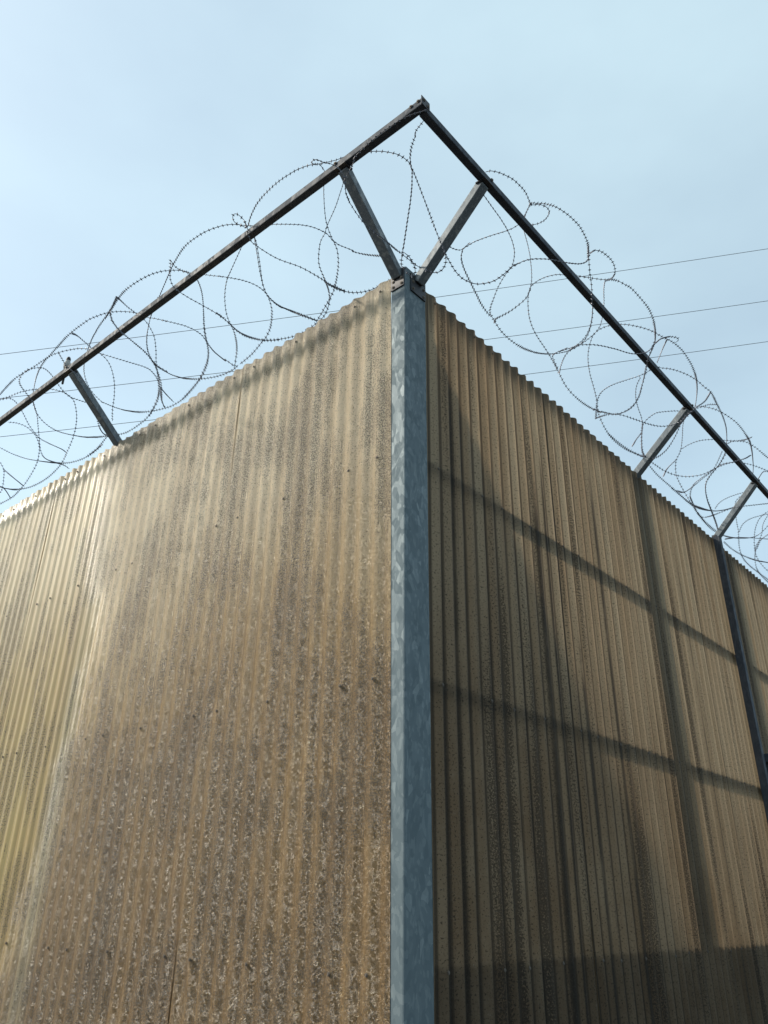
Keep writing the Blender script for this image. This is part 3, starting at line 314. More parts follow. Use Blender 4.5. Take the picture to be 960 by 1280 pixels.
('R','592,-343,4940 569,-370,4935 547,-396,4930 531,-418,4925 524,-431,4917 523,-440,4909 524,-450,4901 526,-464,4892 527,-480,4881 527,-498,4866 526,-516,4847 523,-536,4824 520,-554,4801 523,-568,4783 534,-578,4773 552,-584,4770 574,-589,4770 598,-593,4771 622,-595,4772 647,-597,4772 671,-599,4772 696,-599,4772 720,-597,4772 742,-594,4771 764,-591,4770 785,-587,4769 807,-582,4769 831,-574,4775 863,-562,4789 900,-545,4810 940,-527,4833 976,-511,4853 1009,-495,4869 1039,-481,4882'),
('R','790,-589,4680 795,-584,4640 803,-578,4605 814,-572,4577 823,-567,4560 833,-563,4550 845,-558,4539 860,-552,4526 876,-544,4512 892,-536,4499 906,-529,4489 918,-521,4480 931,-513,4471 944,-507,4464 957,-501,4458 972,-493,4450 991,-480,4438 1012,-464,4424 1031,-446,4411 1048,-429,4400 1062,-410,4389 1073,-391,4380 1079,-373,4373 1083,-355,4368 1084,-338,4364 1085,-320,4360 1084,-302,4358 1083,-284,4355'),
('R','1477,-287,4944 1509,-269,4942 1541,-251,4940 1571,-232,4936 1599,-212,4931 1624,-191,4923 1643,-170,4915 1657,-149,4905 1665,-129,4893 1666,-109,4880 1661,-88,4864 1649,-66,4848 1637,-49,4832 1625,-38,4817 1611,-32,4802 1591,-24,4786 1561,-12,4767 1525,2,4746 1486,12,4724 1449,18,4703 1412,21,4682 1373,24,4662 1333,25,4641 1291,25,4620 1246,23,4598 1198,19,4575 1146,13,4550 1094,5,4524 1046,-3,4503 1006,-7,4488 973,-8,4481 943,-7,4478 914,-5,4478 887,-5,4478 862,-6,4478 839,-7,4479 818,-8,4482 802,-8,4489 792,-4,4503 789,3,4523 786,11,4545 782,18,4567 778,22,4584 777,25,4598 780,27,4611 785,28,4628 791,26,4650 798,23,4675 805,17,4701 809,8,4729 812,-3,4757 813,-16,4782 815,-30,4804 816,-45,4824 817,-61,4843 818,-78,4859 819,-97,4873 816,-115,4885 808,-129,4895 796,-143,4904 782,-155,4911 766,-167,4916 748,-177,4920 726,-187,4923 700,-197,4927 671,-206,4931 641,-213,4934 613,-220,4935 585,-226,4934 551,-231,4934 511,-236,4937 467,-239,4940 424,-243,4941 384,-247,4942 348,-250,4944 317,-253,4945 295,-257,4944 279,-262,4943 263,-266,4943'),
('R','534,-415,4920 536,-432,4912 538,-448,4905 541,-462,4897 548,-475,4889 557,-484,4882 568,-490,4878 581,-490,4877 596,-486,4880 612,-478,4886 629,-465,4894 645,-449,4902 659,-432,4911 669,-416,4918 675,-399,4925 679,-383,4930 679,-368,4934 676,-354,4937 671,-342,4939 663,-330,4941 653,-320,4943 643,-311,4944 636,-305,4945 631,-300,4945 628,-292,4946 627,-279,4944 626,-265,4942 624,-249,4939 619,-233,4936 612,-216,4932 602,-198,4927 589,-178,4920 573,-157,4911 556,-136,4900 538,-114,4887 519,-92,4872 500,-73,4856 485,-56,4838 471,-41,4820 456,-26,4801'),
('R','85,-276,4355 97,-263,4355 110,-249,4356 126,-236,4356 145,-225,4357 167,-214,4359 190,-204,4360 216,-194,4362 245,-184,4365 275,-174,4367 308,-163,4371 343,-151,4376 381,-138,4381 422,-124,4388 465,-108,4395 508,-94,4403 550,-83,4409 586,-76,4413 609,-73,4414 616,-74,4414 611,-79,4413 603,-86,4409'),
('R','351,-2,4759 366,-3,4761 382,-4,4764 397,-6,4769 414,-9,4774 432,-14,4781 448,-20,4791 460,-31,4807 469,-45,4825 478,-59,4842'),
('R','356,-384,4379 361,-397,4385 367,-409,4391 373,-421,4397 381,-430,4403 389,-439,4408 400,-448,4415 413,-458,4421 429,-467,4429 448,-477,4437 469,-487,4446 493,-498,4456 520,-507,4466 550,-517,4477 581,-526,4487 613,-535,4500 645,-545,4513 676,-554,4527 704,-562,4541 727,-569,4556 746,-574,4571 761,-579,4586 772,-582,4599 779,-584,4611 783,-586,4624 785,-588,4638 786,-588,4653 787,-589,4669'),
('R','972,-523,4843 942,-544,4814 917,-562,4791 906,-576,4778 907,-587,4773 916,-594,4773 929,-601,4774 945,-605,4775 963,-608,4776 983,-611,4776 1003,-613,4777 1024,-614,4777 1045,-613,4776 1066,-610,4775 1085,-605,4773 1102,-599,4771 1118,-591,4771 1136,-580,4775 1160,-565,4788 1190,-546,4810 1220,-525,4835 1244,-506,4856 1260,-490,4873 1271,-476,4887 1285,-462,4897 1304,-450,4906 1329,-436,4915 1363,-418,4924 1407,-396,4930 1458,-372,4932 1505,-348,4934 1543,-327,4939 1576,-309,4942 1605,-290,4943 1634,-270,4941 1659,-250,4938 1680,-229,4933 1693,-207,4928 1701,-185,4921 1702,-162,4911 1698,-137,4897 1686,-113,4878 1663,-87,4854 1626,-53,4827 1586,-15,4800 1560,7,4784 1559,-4,4784 1571,-31,4794 1575,-45,4796 1558,-28,4783 1527,-1,4759 1500,18,4733 1487,22,4714 1485,21,4702 1492,22,4691 1507,24,4677 1527,25,4662 1547,26,4647'),
('R','1134,-286,4944 1120,-275,4943 1107,-263,4943 1095,-250,4941 1083,-234,4938 1072,-217,4934 1062,-201,4930 1053,-184,4924 1046,-169,4918 1040,-153,4911 1035,-137,4903 1033,-122,4895 1034,-107,4886 1040,-94,4876 1050,-82,4865 1062,-70,4854 1077,-59,4842 1093,-48,4830 1109,-39,4817 1124,-30,4806 1140,-22,4796 1158,-15,4785 1180,-8,4773 1206,-1,4760 1235,4,4748 1266,8,4737 1300,11,4727 1334,13,4718 1367,15,4710 1400,17,4701 1430,19,4692 1460,21,4681 1487,23,4668 1511,24,4654 1531,25,4640 1549,25,4625 1566,24,4608 1581,21,4586 1594,17,4562 1607,10,4537 1621,2,4515 1643,-5,4498 1676,-9,4490 1724,-8,4492 1786,-3,4504 1859,5,4525 1938,13,4550 2013,16,4573 2074,19,4593 2118,23,4613 2150,27,4632 2185,29,4649 2228,26,4664 2277,22,4680 2325,17,4699 2370,11,4721 2410,1,4744 2445,-10,4767 2474,-22,4789 2496,-37,4809 2510,-54,4829 2514,-73,4849 2510,-93,4867 2497,-115,4883 2476,-138,4898 2446,-162,4911 2410,-188,4921 2368,-217,4932 2323,-246,4942 2282,-273,4948 2248,-293,4946 2218,-311,4941 2186,-332,4936 2147,-362,4932 2104,-395,4926 2057,-426,4916 2009,-451,4902 1958,-473,4885 1898,-496,4863 1829,-522,4838 1756,-548,4812 1689,-569,4790 1636,-585,4778 1594,-594,4775 1561,-600,4776 1534,-604,4774 1506,-607,4770 1471,-609,4768 1421,-607,4772 1365,-603,4779 1318,-599,4782 1288,-597,4778 1269,-595,4772 1252,-591,4769 1233,-585,4770 1219,-577,4775 1213,-566,4786 1219,-551,4805 1231,-532,4829 1243,-513,4851 1253,-494,4870 1259,-475,4885 1259,-455,4897 1253,-435,4909 1242,-413,4919 1229,-394,4927 1218,-378,4933 1206,-363,4936 1195,-348,4940'),
('R','539,-367,4373 549,-353,4369 559,-339,4364 568,-323,4361 575,-304,4358 580,-282,4356 586,-260,4356 592,-237,4357 600,-212,4360 609,-185,4367 621,-152,4378 635,-116,4392 653,-84,4409 677,-63,4427 703,-48,4443 728,-33,4459'),
('R','1134,-286,4944 1143,-298,4944 1153,-309,4944 1163,-320,4943 1174,-331,4942 1184,-341,4941 1195,-351,4939 1204,-360,4937 1213,-369,4935 1222,-377,4933'),
('R','1735,-312,4944 1731,-304,4944 1726,-296,4944 1721,-284,4944 1716,-268,4943 1710,-249,4941 1706,-230,4938 1704,-212,4934 1704,-193,4929 1708,-175,4922 1716,-158,4915 1728,-143,4906 1742,-127,4897 1758,-110,4886 1776,-94,4874 1795,-79,4861 1816,-66,4849 1838,-54,4836 1859,-44,4824 1881,-35,4813 1902,-27,4802 1925,-19,4791 1949,-12,4778 1974,-6,4764 1999,1,4749 2023,7,4731 2045,13,4710 2061,17,4688 2071,22,4663 2073,24,4635 2070,23,4603 2064,17,4567 2059,9,4531 2064,4,4502 2085,4,4482 2120,7,4470 2161,12,4463 2203,16,4460 2245,19,4459 2289,21,4458 2335,20,4458 2382,18,4459 2430,14,4462 2478,9,4466 2527,2,4473 2583,-2,4485 2651,1,4506 2733,9,4536 2824,20,4572'),
('R','1735,-312,4944 1743,-325,4942 1750,-339,4941 1758,-352,4939 1767,-366,4936 1777,-381,4932 1788,-396,4927 1800,-411,4921 1812,-428,4914 1823,-444,4906 1834,-460,4896 1844,-476,4886 1855,-492,4873 1867,-510,4855 1876,-529,4832 1876,-547,4808 1869,-559,4790 1862,-567,4779 1866,-574,4773 1883,-581,4771 1908,-587,4771 1936,-592,4772 1967,-596,4773 2000,-599,4773 2035,-601,4774 2071,-601,4774 2108,-599,4773 2146,-596,4772 2185,-593,4771 2227,-588,4771 2272,-580,4774 2329,-568,4785 2399,-551,4806 2481,-529,4834 2568,-503,4860 2651,-476,4882 2727,-449,4900 2795,-423,4913 2853,-398,4921 2900,-377,4926 2934,-362,4932 2959,-350,4938 2981,-339,4941'),
('R','1284,-108,4395 1244,-134,4383 1206,-159,4374 1173,-184,4366 1144,-208,4361 1119,-232,4359 1100,-255,4358 1088,-281,4359 1082,-306,4363 1083,-328,4367 1092,-346,4370 1107,-361,4373 1125,-375,4377 1147,-389,4383 1171,-402,4389 1200,-415,4396 1233,-428,4403 1270,-441,4410 1309,-454,4419 1351,-466,4427 1393,-478,4434 1432,-490,4443 1467,-501,4455 1497,-513,4468 1523,-524,4481 1545,-534,4494 1563,-543,4508 1578,-551,4523 1591,-560,4540 1602,-567,4560 1618,-573,4582 1640,-579,4606 1671,-583,4637 1713,-584,4673 1763,-586,4711 1809,-591,4743 1843,-598,4764 1867,-607,4773 1886,-617,4777 1901,-624,4778 1912,-626,4778 1921,-624,4778 1928,-621,4777 1931,-615,4776 1932,-606,4774 1933,-598,4772'),
('R','1862,-574,4766 1960,-530,4821 2045,-489,4866 2115,-453,4897 2174,-419,4916 2228,-386,4929 2279,-353,4939'),
('R','1608,-579,4591 1603,-570,4568 1600,-560,4545 1598,-551,4526 1597,-544,4514 1597,-538,4505 1602,-529,4494 1614,-516,4477 1631,-501,4459 1650,-485,4442 1669,-467,4428 1689,-448,4414 1710,-428,4402 1732,-409,4391 1755,-390,4381 1775,-370,4372 1792,-350,4366 1806,-330,4361 1817,-308,4358 1826,-286,4355 1832,-263,4354 1836,-241,4354 1838,-221,4356 1838,-203,4359 1835,-184,4362 1829,-167,4368 1820,-150,4375 1810,-132,4383 1799,-111,4395 1790,-88,4410 1784,-64,4427'),
('R','2321,-317,4943 2324,-312,4944 2328,-306,4945 2332,-295,4945 2335,-274,4942 2335,-247,4937 2331,-220,4931 2321,-195,4924 2305,-170,4915 2284,-145,4903 2259,-118,4888 2230,-91,4870 2200,-67,4850 2172,-46,4828 2147,-27,4805 2125,-12,4781 2109,0,4758 2097,8,4735 2087,15,4710 2078,20,4682 2066,22,4649 2047,20,4610 2020,14,4565 1992,5,4519 1965,-2,4474'),
('R','1965,-2,4474 1931,-37,4451 1896,-72,4426 1865,-106,4403 1845,-136,4386 1838,-162,4374 1840,-182,4368 1850,-199,4363 1865,-214,4360 1885,-227,4358 1909,-239,4357 1937,-251,4356 1967,-263,4356 1999,-276,4356 2033,-288,4356 2066,-302,4357 2098,-316,4359 2128,-331,4361 2155,-347,4365 2179,-364,4370 2200,-381,4377 2218,-399,4385 2234,-417,4393 2248,-435,4403 2259,-452,4414 2267,-469,4428 2273,-485,4443 2280,-500,4457 2287,-514,4472 2298,-525,4489 2313,-537,4508 2335,-550,4529 2364,-564,4554 2397,-575,4584 2438,-580,4625 2490,-581,4677 2554,-579,4737'),
('R','2353,-196,4928 2369,-177,4921 2385,-159,4914 2404,-142,4907 2425,-126,4897 2450,-112,4888 2476,-99,4878 2504,-88,4871 2534,-78,4863 2569,-68,4855 2610,-58,4843 2653,-50,4827 2691,-39,4809 2721,-23,4787 2742,-6,4760 2758,7,4730 2770,16,4700 2777,22,4669 2778,24,4638 2772,23,4607 2758,18,4575 2740,11,4541'),
('R','2753,3,4748 2730,11,4718 2704,19,4687 2675,24,4654 2640,23,4618 2597,17,4578 2548,9,4535'),
('R','2996,-285,4944 2986,-275,4943 2974,-266,4941 2958,-252,4938 2936,-232,4935 2909,-209,4931 2881,-186,4924 2851,-163,4915 2823,-141,4906 2798,-120,4896 2781,-103,4884 2768,-89,4870 2758,-74,4856 2749,-57,4840 2743,-40,4822 2739,-27,4806 2739,-19,4793 2742,-14,4782 2746,-9,4772'),
('R','2323,-334,4942 2334,-341,4941 2345,-347,4939 2355,-356,4937 2364,-367,4935 2373,-381,4932 2384,-396,4928 2397,-412,4922 2411,-429,4914 2427,-445,4906 2442,-461,4896 2458,-476,4886 2475,-491,4875 2492,-504,4863 2509,-516,4851 2527,-526,4840 2544,-533,4831 2559,-539,4820 2570,-547,4807 2576,-557,4793 2588,-565,4784 2618,-568,4782 2674,-561,4790 2750,-548,4807 2832,-533,4827 2910,-520,4844 2981,-508,4858 3050,-497,4869 3117,-485,4879 3184,-472,4889 3250,-458,4898 3316,-443,4907 3380,-426,4915 3442,-408,4922 3503,-389,4929 3563,-369,4935 3622,-348,4940 3681,-324,4942 3737,-299,4941 3788,-274,4940 3831,-246,4936 3866,-218,4930 3893,-192,4922 3911,-167,4913 3922,-144,4904 3929,-121,4891 3935,-97,4875 3939,-73,4856 3945,-53,4837 3954,-37,4819 3967,-24,4801 3985,-13,4784 4008,-4,4765 4035,4,4746 4065,11,4728 4095,16,4710 4125,19,4691 4152,21,4670 4172,23,4643 4180,21,4609 4177,16,4570 4170,10,4530 4175,7,4495 4193,8,4467'),
('R','2957,-350,4939 2966,-367,4935 2975,-384,4931 2984,-402,4925 2994,-422,4917 3005,-442,4907 3015,-460,4897 3024,-474,4888 3034,-487,4878 3044,-499,4867 3055,-511,4855 3063,-524,4840 3068,-537,4823 3070,-551,4803 3077,-563,4785 3096,-572,4773 3127,-576,4768 3164,-577,4766 3202,-577,4765 3239,-576,4765 3275,-573,4766 3314,-570,4770 3360,-564,4780 3412,-557,4794 3469,-547,4809 3529,-537,4826 3591,-524,4843 3660,-509,4860 3737,-491,4876 3821,-471,4891 3909,-448,4905 4001,-423,4917 4095,-397,4926 4186,-369,4934 4273,-339,4938 4353,-310,4939 4422,-282,4938 4481,-259,4937 4528,-238,4935 4568,-216,4931 4599,-193,4923 4622,-169,4913 4635,-145,4901 4638,-120,4886 4630,-95,4868 4612,-73,4849 4583,-54,4830 4545,-37,4809 4496,-22,4785 4437,-7,4759 4369,7,4731 4295,17,4701 4215,22,4672 4130,24,4641 4035,22,4608 3930,17,4572 3822,10,4536 3724,3,4506 3646,-1,4486 3587,-1,4476 3536,0,4472 3486,1,4471 3433,1,4471 3379,1,4471 3323,2,4471 3266,2,4471 3209,2,4471'),
('R','2592,-61,4430 2536,-74,4418 2478,-89,4405 2416,-107,4392 2350,-132,4382 2283,-161,4372 2216,-190,4364 2153,-220,4359 2094,-250,4357 2036,-279,4355'),
('R','2284,-518,4476 2273,-501,4460 2265,-483,4447 2266,-462,4432 2281,-436,4413 2306,-406,4392 2335,-375,4376 2364,-345,4367 2392,-315,4359 2419,-286,4355 2445,-258,4354 2467,-231,4356 2489,-204,4359 2509,-179,4365 2527,-154,4373 2544,-130,4382 2559,-107,4396 2575,-84,4412 2592,-61,4430'),
('R','2887,-526,4840 2911,-498,4864 2931,-471,4887 2948,-446,4904 2963,-423,4916 2976,-403,4923 2986,-383,4929 2992,-365,4935 2995,-347,4939 2997,-329,4942'),
('R','3044,-244,4940 3073,-224,4936 3104,-204,4933 3138,-184,4927 3178,-164,4917 3221,-144,4905 3261,-123,4891 3297,-103,4877 3327,-84,4859 3348,-65,4840 3360,-46,4821 3365,-26,4801 3371,-10,4778 3382,2,4751 3397,13,4721 3414,21,4694 3433,25,4672 3454,26,4653 3478,26,4632 3500,24,4608 3517,18,4579 3529,10,4546 3546,2,4513 3581,0,4487 3634,2,4473 3696,8,4466 3760,13,4463 3825,17,4460 3891,20,4458 3958,21,4457 4026,21,4457 4096,20,4458 4166,17,4460 4238,14,4462'),
('R','3361,-15,4783 3323,0,4745 3283,15,4706 3239,23,4664 3189,22,4618 3127,12,4566 3055,-2,4509'),
('R','3347,-67,4850 3359,-82,4863 3371,-98,4876 3383,-114,4889 3396,-133,4900 3410,-153,4911 3425,-174,4920 3441,-194,4928 3459,-216,4934 3478,-236,4938 3496,-257,4941 3515,-277,4943 3533,-296,4944 3550,-311,4943 3566,-325,4942 3580,-342,4939 3593,-366,4934 3602,-394,4926 3606,-422,4915 3605,-448,4903 3601,-472,4889 3598,-494,4873 3599,-512,4856 3601,-528,4836 3603,-542,4816 3606,-556,4797 3618,-566,4781 3642,-574,4772 3678,-579,4769 3721,-583,4769 3765,-587,4769'),
('R','2177,15,4461 2213,14,4462 2249,14,4463 2287,14,4464 2328,13,4464 2370,11,4465 2413,9,4466 2457,6,4469 2499,1,4472 2538,-7,4472 2568,-20,4466 2589,-38,4454 2607,-55,4439 2629,-69,4425 2657,-79,4415 2690,-88,4408 2724,-96,4402 2756,-105,4395 2786,-118,4388 2813,-134,4380 2838,-154,4372 2859,-176,4365 2876,-198,4360 2892,-222,4356 2905,-246,4355 2918,-272,4355 2929,-298,4356 2939,-324,4360 2945,-348,4366 2951,-370,4375 2958,-392,4385 2969,-413,4395 2984,-432,4406 3005,-451,4420 3031,-473,4434 3059,-495,4447 3081,-510,4458 3094,-513,4465 3103,-510,4471 3116,-511,4478 3139,-523,4490 3171,-539,4505 3204,-553,4523 3235,-562,4543 3265,-569,4564 3294,-577,4585'),
('R','2798,15,4551 2786,5,4522 2787,1,4501 2808,0,4487 2850,0,4479 2904,2,4473 2963,3,4471 3022,3,4471 3082,3,4471 3142,2,4472 3204,2,4472 3267,3,4474 3335,2,4476 3410,0,4475 3488,-2,4474 3570,-4,4479 3657,0,4497 3757,8,4528 3870,17,4564 3989,23,4600 4103,24,4634 4210,21,4668 4306,13,4703 4390,0,4737 4461,-14,4767 4517,-26,4792 4563,-39,4815 4604,-53,4835'),
('R','3273,-3,4475 3333,-1,4493 3405,5,4517 3490,13,4554 3574,20,4598 3648,22,4644 3711,18,4686 3764,7,4727 3809,-10,4766 3846,-32,4803 3875,-61,4835 3892,-96,4861 3886,-136,4885 3855,-178,4909 3803,-223,4929 3742,-271,4943'),
('R','3923,-147,4908 3912,-124,4893 3897,-103,4876 3877,-80,4854 3849,-51,4825 3817,-21,4791 3784,2,4758 3757,13,4727 3736,19,4698 3717,23,4671 3698,25,4642 3678,24,4612 3655,22,4580'),
('R','3924,-165,4916 3927,-180,4923 3932,-194,4930 3941,-212,4936 3958,-236,4940 3979,-264,4943 4003,-291,4944 4028,-316,4943 4053,-340,4941 4078,-362,4937 4102,-382,4932 4126,-399,4926 4149,-417,4919 4172,-435,4910 4193,-453,4900 4214,-471,4889'),
('R','2926,-504,4460 2934,-487,4445 2942,-470,4430 2950,-453,4417 2958,-437,4406 2966,-421,4397 2974,-404,4389 2984,-385,4381 2995,-365,4374 3010,-345,4368 3028,-326,4363 3049,-307,4360 3075,-290,4357 3105,-275,4356 3139,-261,4357 3179,-247,4357 3226,-231,4359 3280,-215,4361 3342,-198,4364 3412,-180,4367 3490,-163,4371 3572,-144,4377 3661,-124,4389 3762,-100,4407 3880,-71,4429 4005,-40,4448 4120,-10,4458 4222,15,4461'),
('R','3653,-340,4941 3642,-356,4938 3630,-371,4935 3620,-389,4930 3611,-410,4921 3602,-433,4910 3589,-456,4898 3569,-476,4883 3540,-497,4863 3499,-521,4839 3452,-546,4812 3408,-571,4789 3373,-594,4771'),
('R','4251,18,4702 4269,10,4727 4287,2,4751 4309,-9,4775 4334,-23,4798 4363,-40,4821 4394,-60,4842 4427,-81,4863 4460,-106,4881 4491,-132,4898 4521,-158,4912 4548,-186,4923 4573,-215,4934'),
('R','4406,-339,4941 4357,-367,4935 4311,-395,4931 4274,-419,4925 4250,-438,4914 4237,-453,4902 4228,-468,4892'),
('R','3323,-83,4412 3477,-45,4439 3607,-16,4452 3698,2,4455 3757,10,4457 3798,13,4459 3827,10,4461 3840,-2,4459 3829,-24,4451 3792,-56,4432 3739,-95,4408 3688,-136,4386 3648,-177,4370 3623,-221,4362 3611,-264,4362 3615,-303,4365 3634,-337,4370 3666,-367,4377 3708,-397,4389 3759,-427,4405 3817,-458,4424 3879,-488,4444'),
('R','3721,9,4466 3815,17,4460 3909,24,4453 3999,27,4449 4085,27,4449 4167,22,4453 4247,16,4461 4335,11,4476 4445,12,4504 4582,16,4547 4736,19,4597 4884,17,4647 5009,11,4690 5107,3,4727 5183,-8,4758 5240,-23,4785 5281,-42,4812 5308,-63,4838 5322,-85,4860 5326,-108,4879 5321,-130,4896 5313,-153,4911'),
('R','4554,-147,4908 4554,-126,4896 4555,-104,4884 4561,-85,4871 4576,-71,4859 4599,-58,4847 4633,-44,4831 4677,-28,4805 4725,-13,4773 4767,0,4744 4796,8,4726 4813,12,4711 4819,15,4687 4811,18,4646 4786,18,4595 4754,15,4543 4737,13,4502 4748,16,4474 4786,24,4458 4838,31,4450 4898,38,4446 4964,42,4443 5037,44,4442 5122,46,4444 5222,45,4447 5339,41,4448 5470,34,4448 5608,28,4450'),
('R','4371,18,4458 4533,19,4522 4715,23,4594 4921,21,4669 5136,3,4737 5348,-30,4795 5553,-67,4850'),
('R','4393,37,4443 4457,38,4443 4523,39,4443 4590,38,4444 4660,35,4447 4734,30,4451 4812,24,4457 4901,16,4467 5013,11,4486 5161,11,4520 5343,16,4569 5539,20,4625 5734,22,4679'),
('R','5147,-208,4932 5097,-163,4912 5046,-118,4891 4998,-81,4867 4958,-54,4842 4926,-34,4816 4901,-17,4789 4882,-2,4760 4866,8,4729 4849,19,4698'),
('R','5120,-217,4934 5160,-179,4919 5198,-140,4902 5234,-109,4884 5268,-89,4870 5299,-76,4855 5325,-61,4837 5342,-40,4811 5348,-18,4780 5342,-1,4744 5323,12,4706 5289,20,4662 5244,21,4611 5200,18,4555 5178,17,4504 5188,21,4470 5226,28,4455 5284,36,4451 5357,42,4448 5445,45,4444 5546,44,4439 5653,45,4437'),
('R','5468,-99,4877 5443,-72,4852 5418,-45,4827 5396,-22,4799 5378,-6,4767 5362,7,4732 5346,19,4698'),
]

# ---------------------------------------------------------------- ground
bm = bmesh.new()
gp = [bm.verts.new(p) for p in ((-900, -900, 0), (900, -900, 0), (900, 900, 0), (-900, 900, 0))]
bm.faces.new(gp); tag(build('ground', bm, M_ground), 'grey gravel ground around the compound wall', kind='structure')

# ---------------------------------------------------------------- corrugated walls
def skew(z): return .055+(z-1.28)*.0105          # the first sheet is cut slightly out of plumb
def make_sheet(parent, side, a, b, proud, mat, first=False):
    """one sheet from a to b metres along the wall"""
    seg = 10; n = int(round((b-a)/PITCH*seg)); rows = 34
    me = bpy.data.meshes.new('sheet'); vs = []; uvs = []; val = []; fs = []
    crest = .146 if side == 'L' else .225
    base = -.0125 if side == 'L' else .0088
    s0 = random.uniform(0, 50); left_ = side == 'L'
    for j in range(rows+2):
        lip = j == rows+1
        z = TOPZ*min(j, rows)/rows
        for i in range(n+1):
            t = a+(b-a)*i/n
            if first: t = max(t, skew(z)) if side == 'L' else t
            ph = 2*math.pi*(t-crest)/PITCH
            c = math.cos(ph)
            prof = math.copysign(abs(c)**.85, c)
            # slightly flattened crests, slight buckle and uneven top
            wob = .0022*math.sin(t*2.3+z*1.7+s0)+.0012*math.sin(z*4.1+t*5+s0)
            d = base-(AMP*.78 if left_ else AMP)*prof-proud+wob*(.3 if z > 4.1 else 1)*(1 if side == 'L' else .5)
            if first and left_: d += (-.0078-d)*max(0, 1-(t-skew(z))/.035)
            zz = z+((.004*math.sin(t*31+s0)+.003*math.sin(t*77)) if j >= rows else 0)
            if lip: d += .0055; zz += .0005
            vs.append((d, t, zz) if side == 'L' else (t, d, zz)); uvs.append((t, zz)); val.append(.5-.5*c)
    for j in range(rows+1):
        for i in range(n):
            q = j*(n+1)+i; f = (q, q+1, q+n+2, q+n+1)
            fs.append(f[::-1] if side == 'L' else f)
    me.from_pydata(vs, [], fs)
    ul = me.uv_layers.new(name='uv')
    for lp in me.loops: ul.data[lp.index].uv = uvs[lp.vertex_index]
    at = me.attributes.new('valley', 'FLOAT', 'POINT'); at.data.foreach_set('value', val)
    for p in me.polygons: p.use_smooth = True
    me.materials.append(mat)
    return link('sheet', me, parent)

SH = PITCH*12
def wall(side):
    left = side == 'L'
    root = thing('corrugated_wall', (0, 0, 0),
                 'sunlit tan corrugated fibreglass wall running left from the steel corner post' if left else
                 'shaded brown corrugated fibreglass wall with dark rails showing through, right of the corner post', 'wall')
    a0 = skew(TOPZ)-.05 if left else .1462
    edges = [a0]+[(.146 if left else .225)+PITCH*(12*k+.62) for k in range(1, 10)]
    for k in range(len(edges)-1):
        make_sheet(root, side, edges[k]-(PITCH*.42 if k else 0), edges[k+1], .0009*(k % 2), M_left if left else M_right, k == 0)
    L = edges[-1]
    P = lambda t, d, z: (d, t, z) if left else (t, d, z)
    posts = [(2.45, 2.63), (5.0, 5.18), (7.55, 7.73)] if left else [(2.465, 2.665), (4.2, 4.4), (6.8, 7.0)]
    d0 = -.0015 if left else .0203
    # rails behind the sheets, butted between the posts
    cuts = [(.16 if left else .16)]+[x for p in posts for x in p]+[L]
    for z in (.42,)+RAILZ[::-1]:
        for q in range(0, len(cuts), 2):
            bm = bmesh.new(); lo = P(cuts[q]+.002, d0, z-.026); hi = P(cuts[q+1]-.002, d0+.04, z+.026)
            box(bm, lo, hi, .002); build('rail', bm, M_hidden, root)
    for a, b in posts:
        bm = bmesh.new(); box(bm, P(a, d0, 0), P(b, d0+.1, TOPZ-.03), .004); build('post', bm, M_hidden if not left else M_dark, root)
    # bolts with washers on the crests over each rail
    cr = .146 if left else .225
    bd = -.0125-AMP*.78-.0005 if left else .0088-AMP-.0005
    nrm = (-1, 0, 0) if left else (0, -1, 0)
    bmesh_b = bmesh.new(); hexbolt(bmesh_b, (0, 0, 0), nrm, .62)
    mb = bpy.data.meshes.new('bolt'); bmesh_b.to_mesh(mb); bmesh_b.free(); mb.materials.append(M_bolt)
    step = [2, 5, 4] if left else [4, 2, 3]
    for z in RAILZ+(TOPZ-.05,):
        k = 0; i = 0
        while cr+k*PITCH < L-.1:
            o = link('bolt', mb, root, P(cr+k*PITCH, bd-.001, z+random.uniform(-.006, .006))); k += step[i % len(step)]; i += 1
    if not left:   # solid kick panel fixed inside, dark through the sheet below the third rail
        bm = bmesh.new(); box(bm, (.17, .062, 0), (L, .10, RAILZ[2]+.03), .003); build('kick_panel', bm, M_hidden, root)
    return root
wall_l = wall('L'); wall_r = wall('R')

# ---------------------------------------------------------------- corner post
AX = .4156; BARZ = TOPZ+.39
cp = thing('corner_post', (0, 0, 0), 'tall blue grey galvanised steel corner post between the two corrugated walls', 'post')
bm = bmesh.new(); box(bm, (-.006, 0, 0), (.151, .088, TOPZ+.035), .006); build('column', bm, M_post, cp, True)
for f in cp.children[0].data.polygons: f.use_smooth = f.area < .01
bm = bmesh.new(); box(bm, (.004, .004, TOPZ+.035), (.147, .084, TOPZ+.039)); build('cap', bm, M_post, cp)
def arm(parent, side, t, wdt=.05, start=0., mat=None):
    """slanted bracket arm: side L leans to -X, side R leans to -Y"""
    P = (lambda d, z: Vector((d, t, z))) if side == 'L' else (lambda d, z: Vector((t, d, z)))
    a = P(start, TOPZ-.012-start*.0+0.0); b = P(-AX+.012, BARZ-.022)
    ax = (b-a).normalized(); side_v = Vector((0, 1, 0)) if side == 'L' else Vector((1, 0, 0))
    bm = bmesh.new(); prism(bm, a, b, side_v, ax.cross(side_v), wdt, .045, .004)
    o = build('bracket_arm', bm, mat or M_dark, parent)
    bm = bmesh.new()                                   # end plate with bolts under the top rail
    e = P(-AX+.004, BARZ-.023-.004); prism(bm, e-side_v*.036, e+side_v*.036, P(1, 0)-P(0, 0), (0, 0, 1), .056, .006, .001)
    for s in (-1, 1): hexbolt(bm, e+side_v*.027*s+Vector((0, 0, -.003)), (0, 0, -1), .8)
    build('end_plate', bm, M_plate, parent)
    return o
arm(cp, 'L', .045, .052, -.004); arm(cp, 'R', .088, .052, -.004)
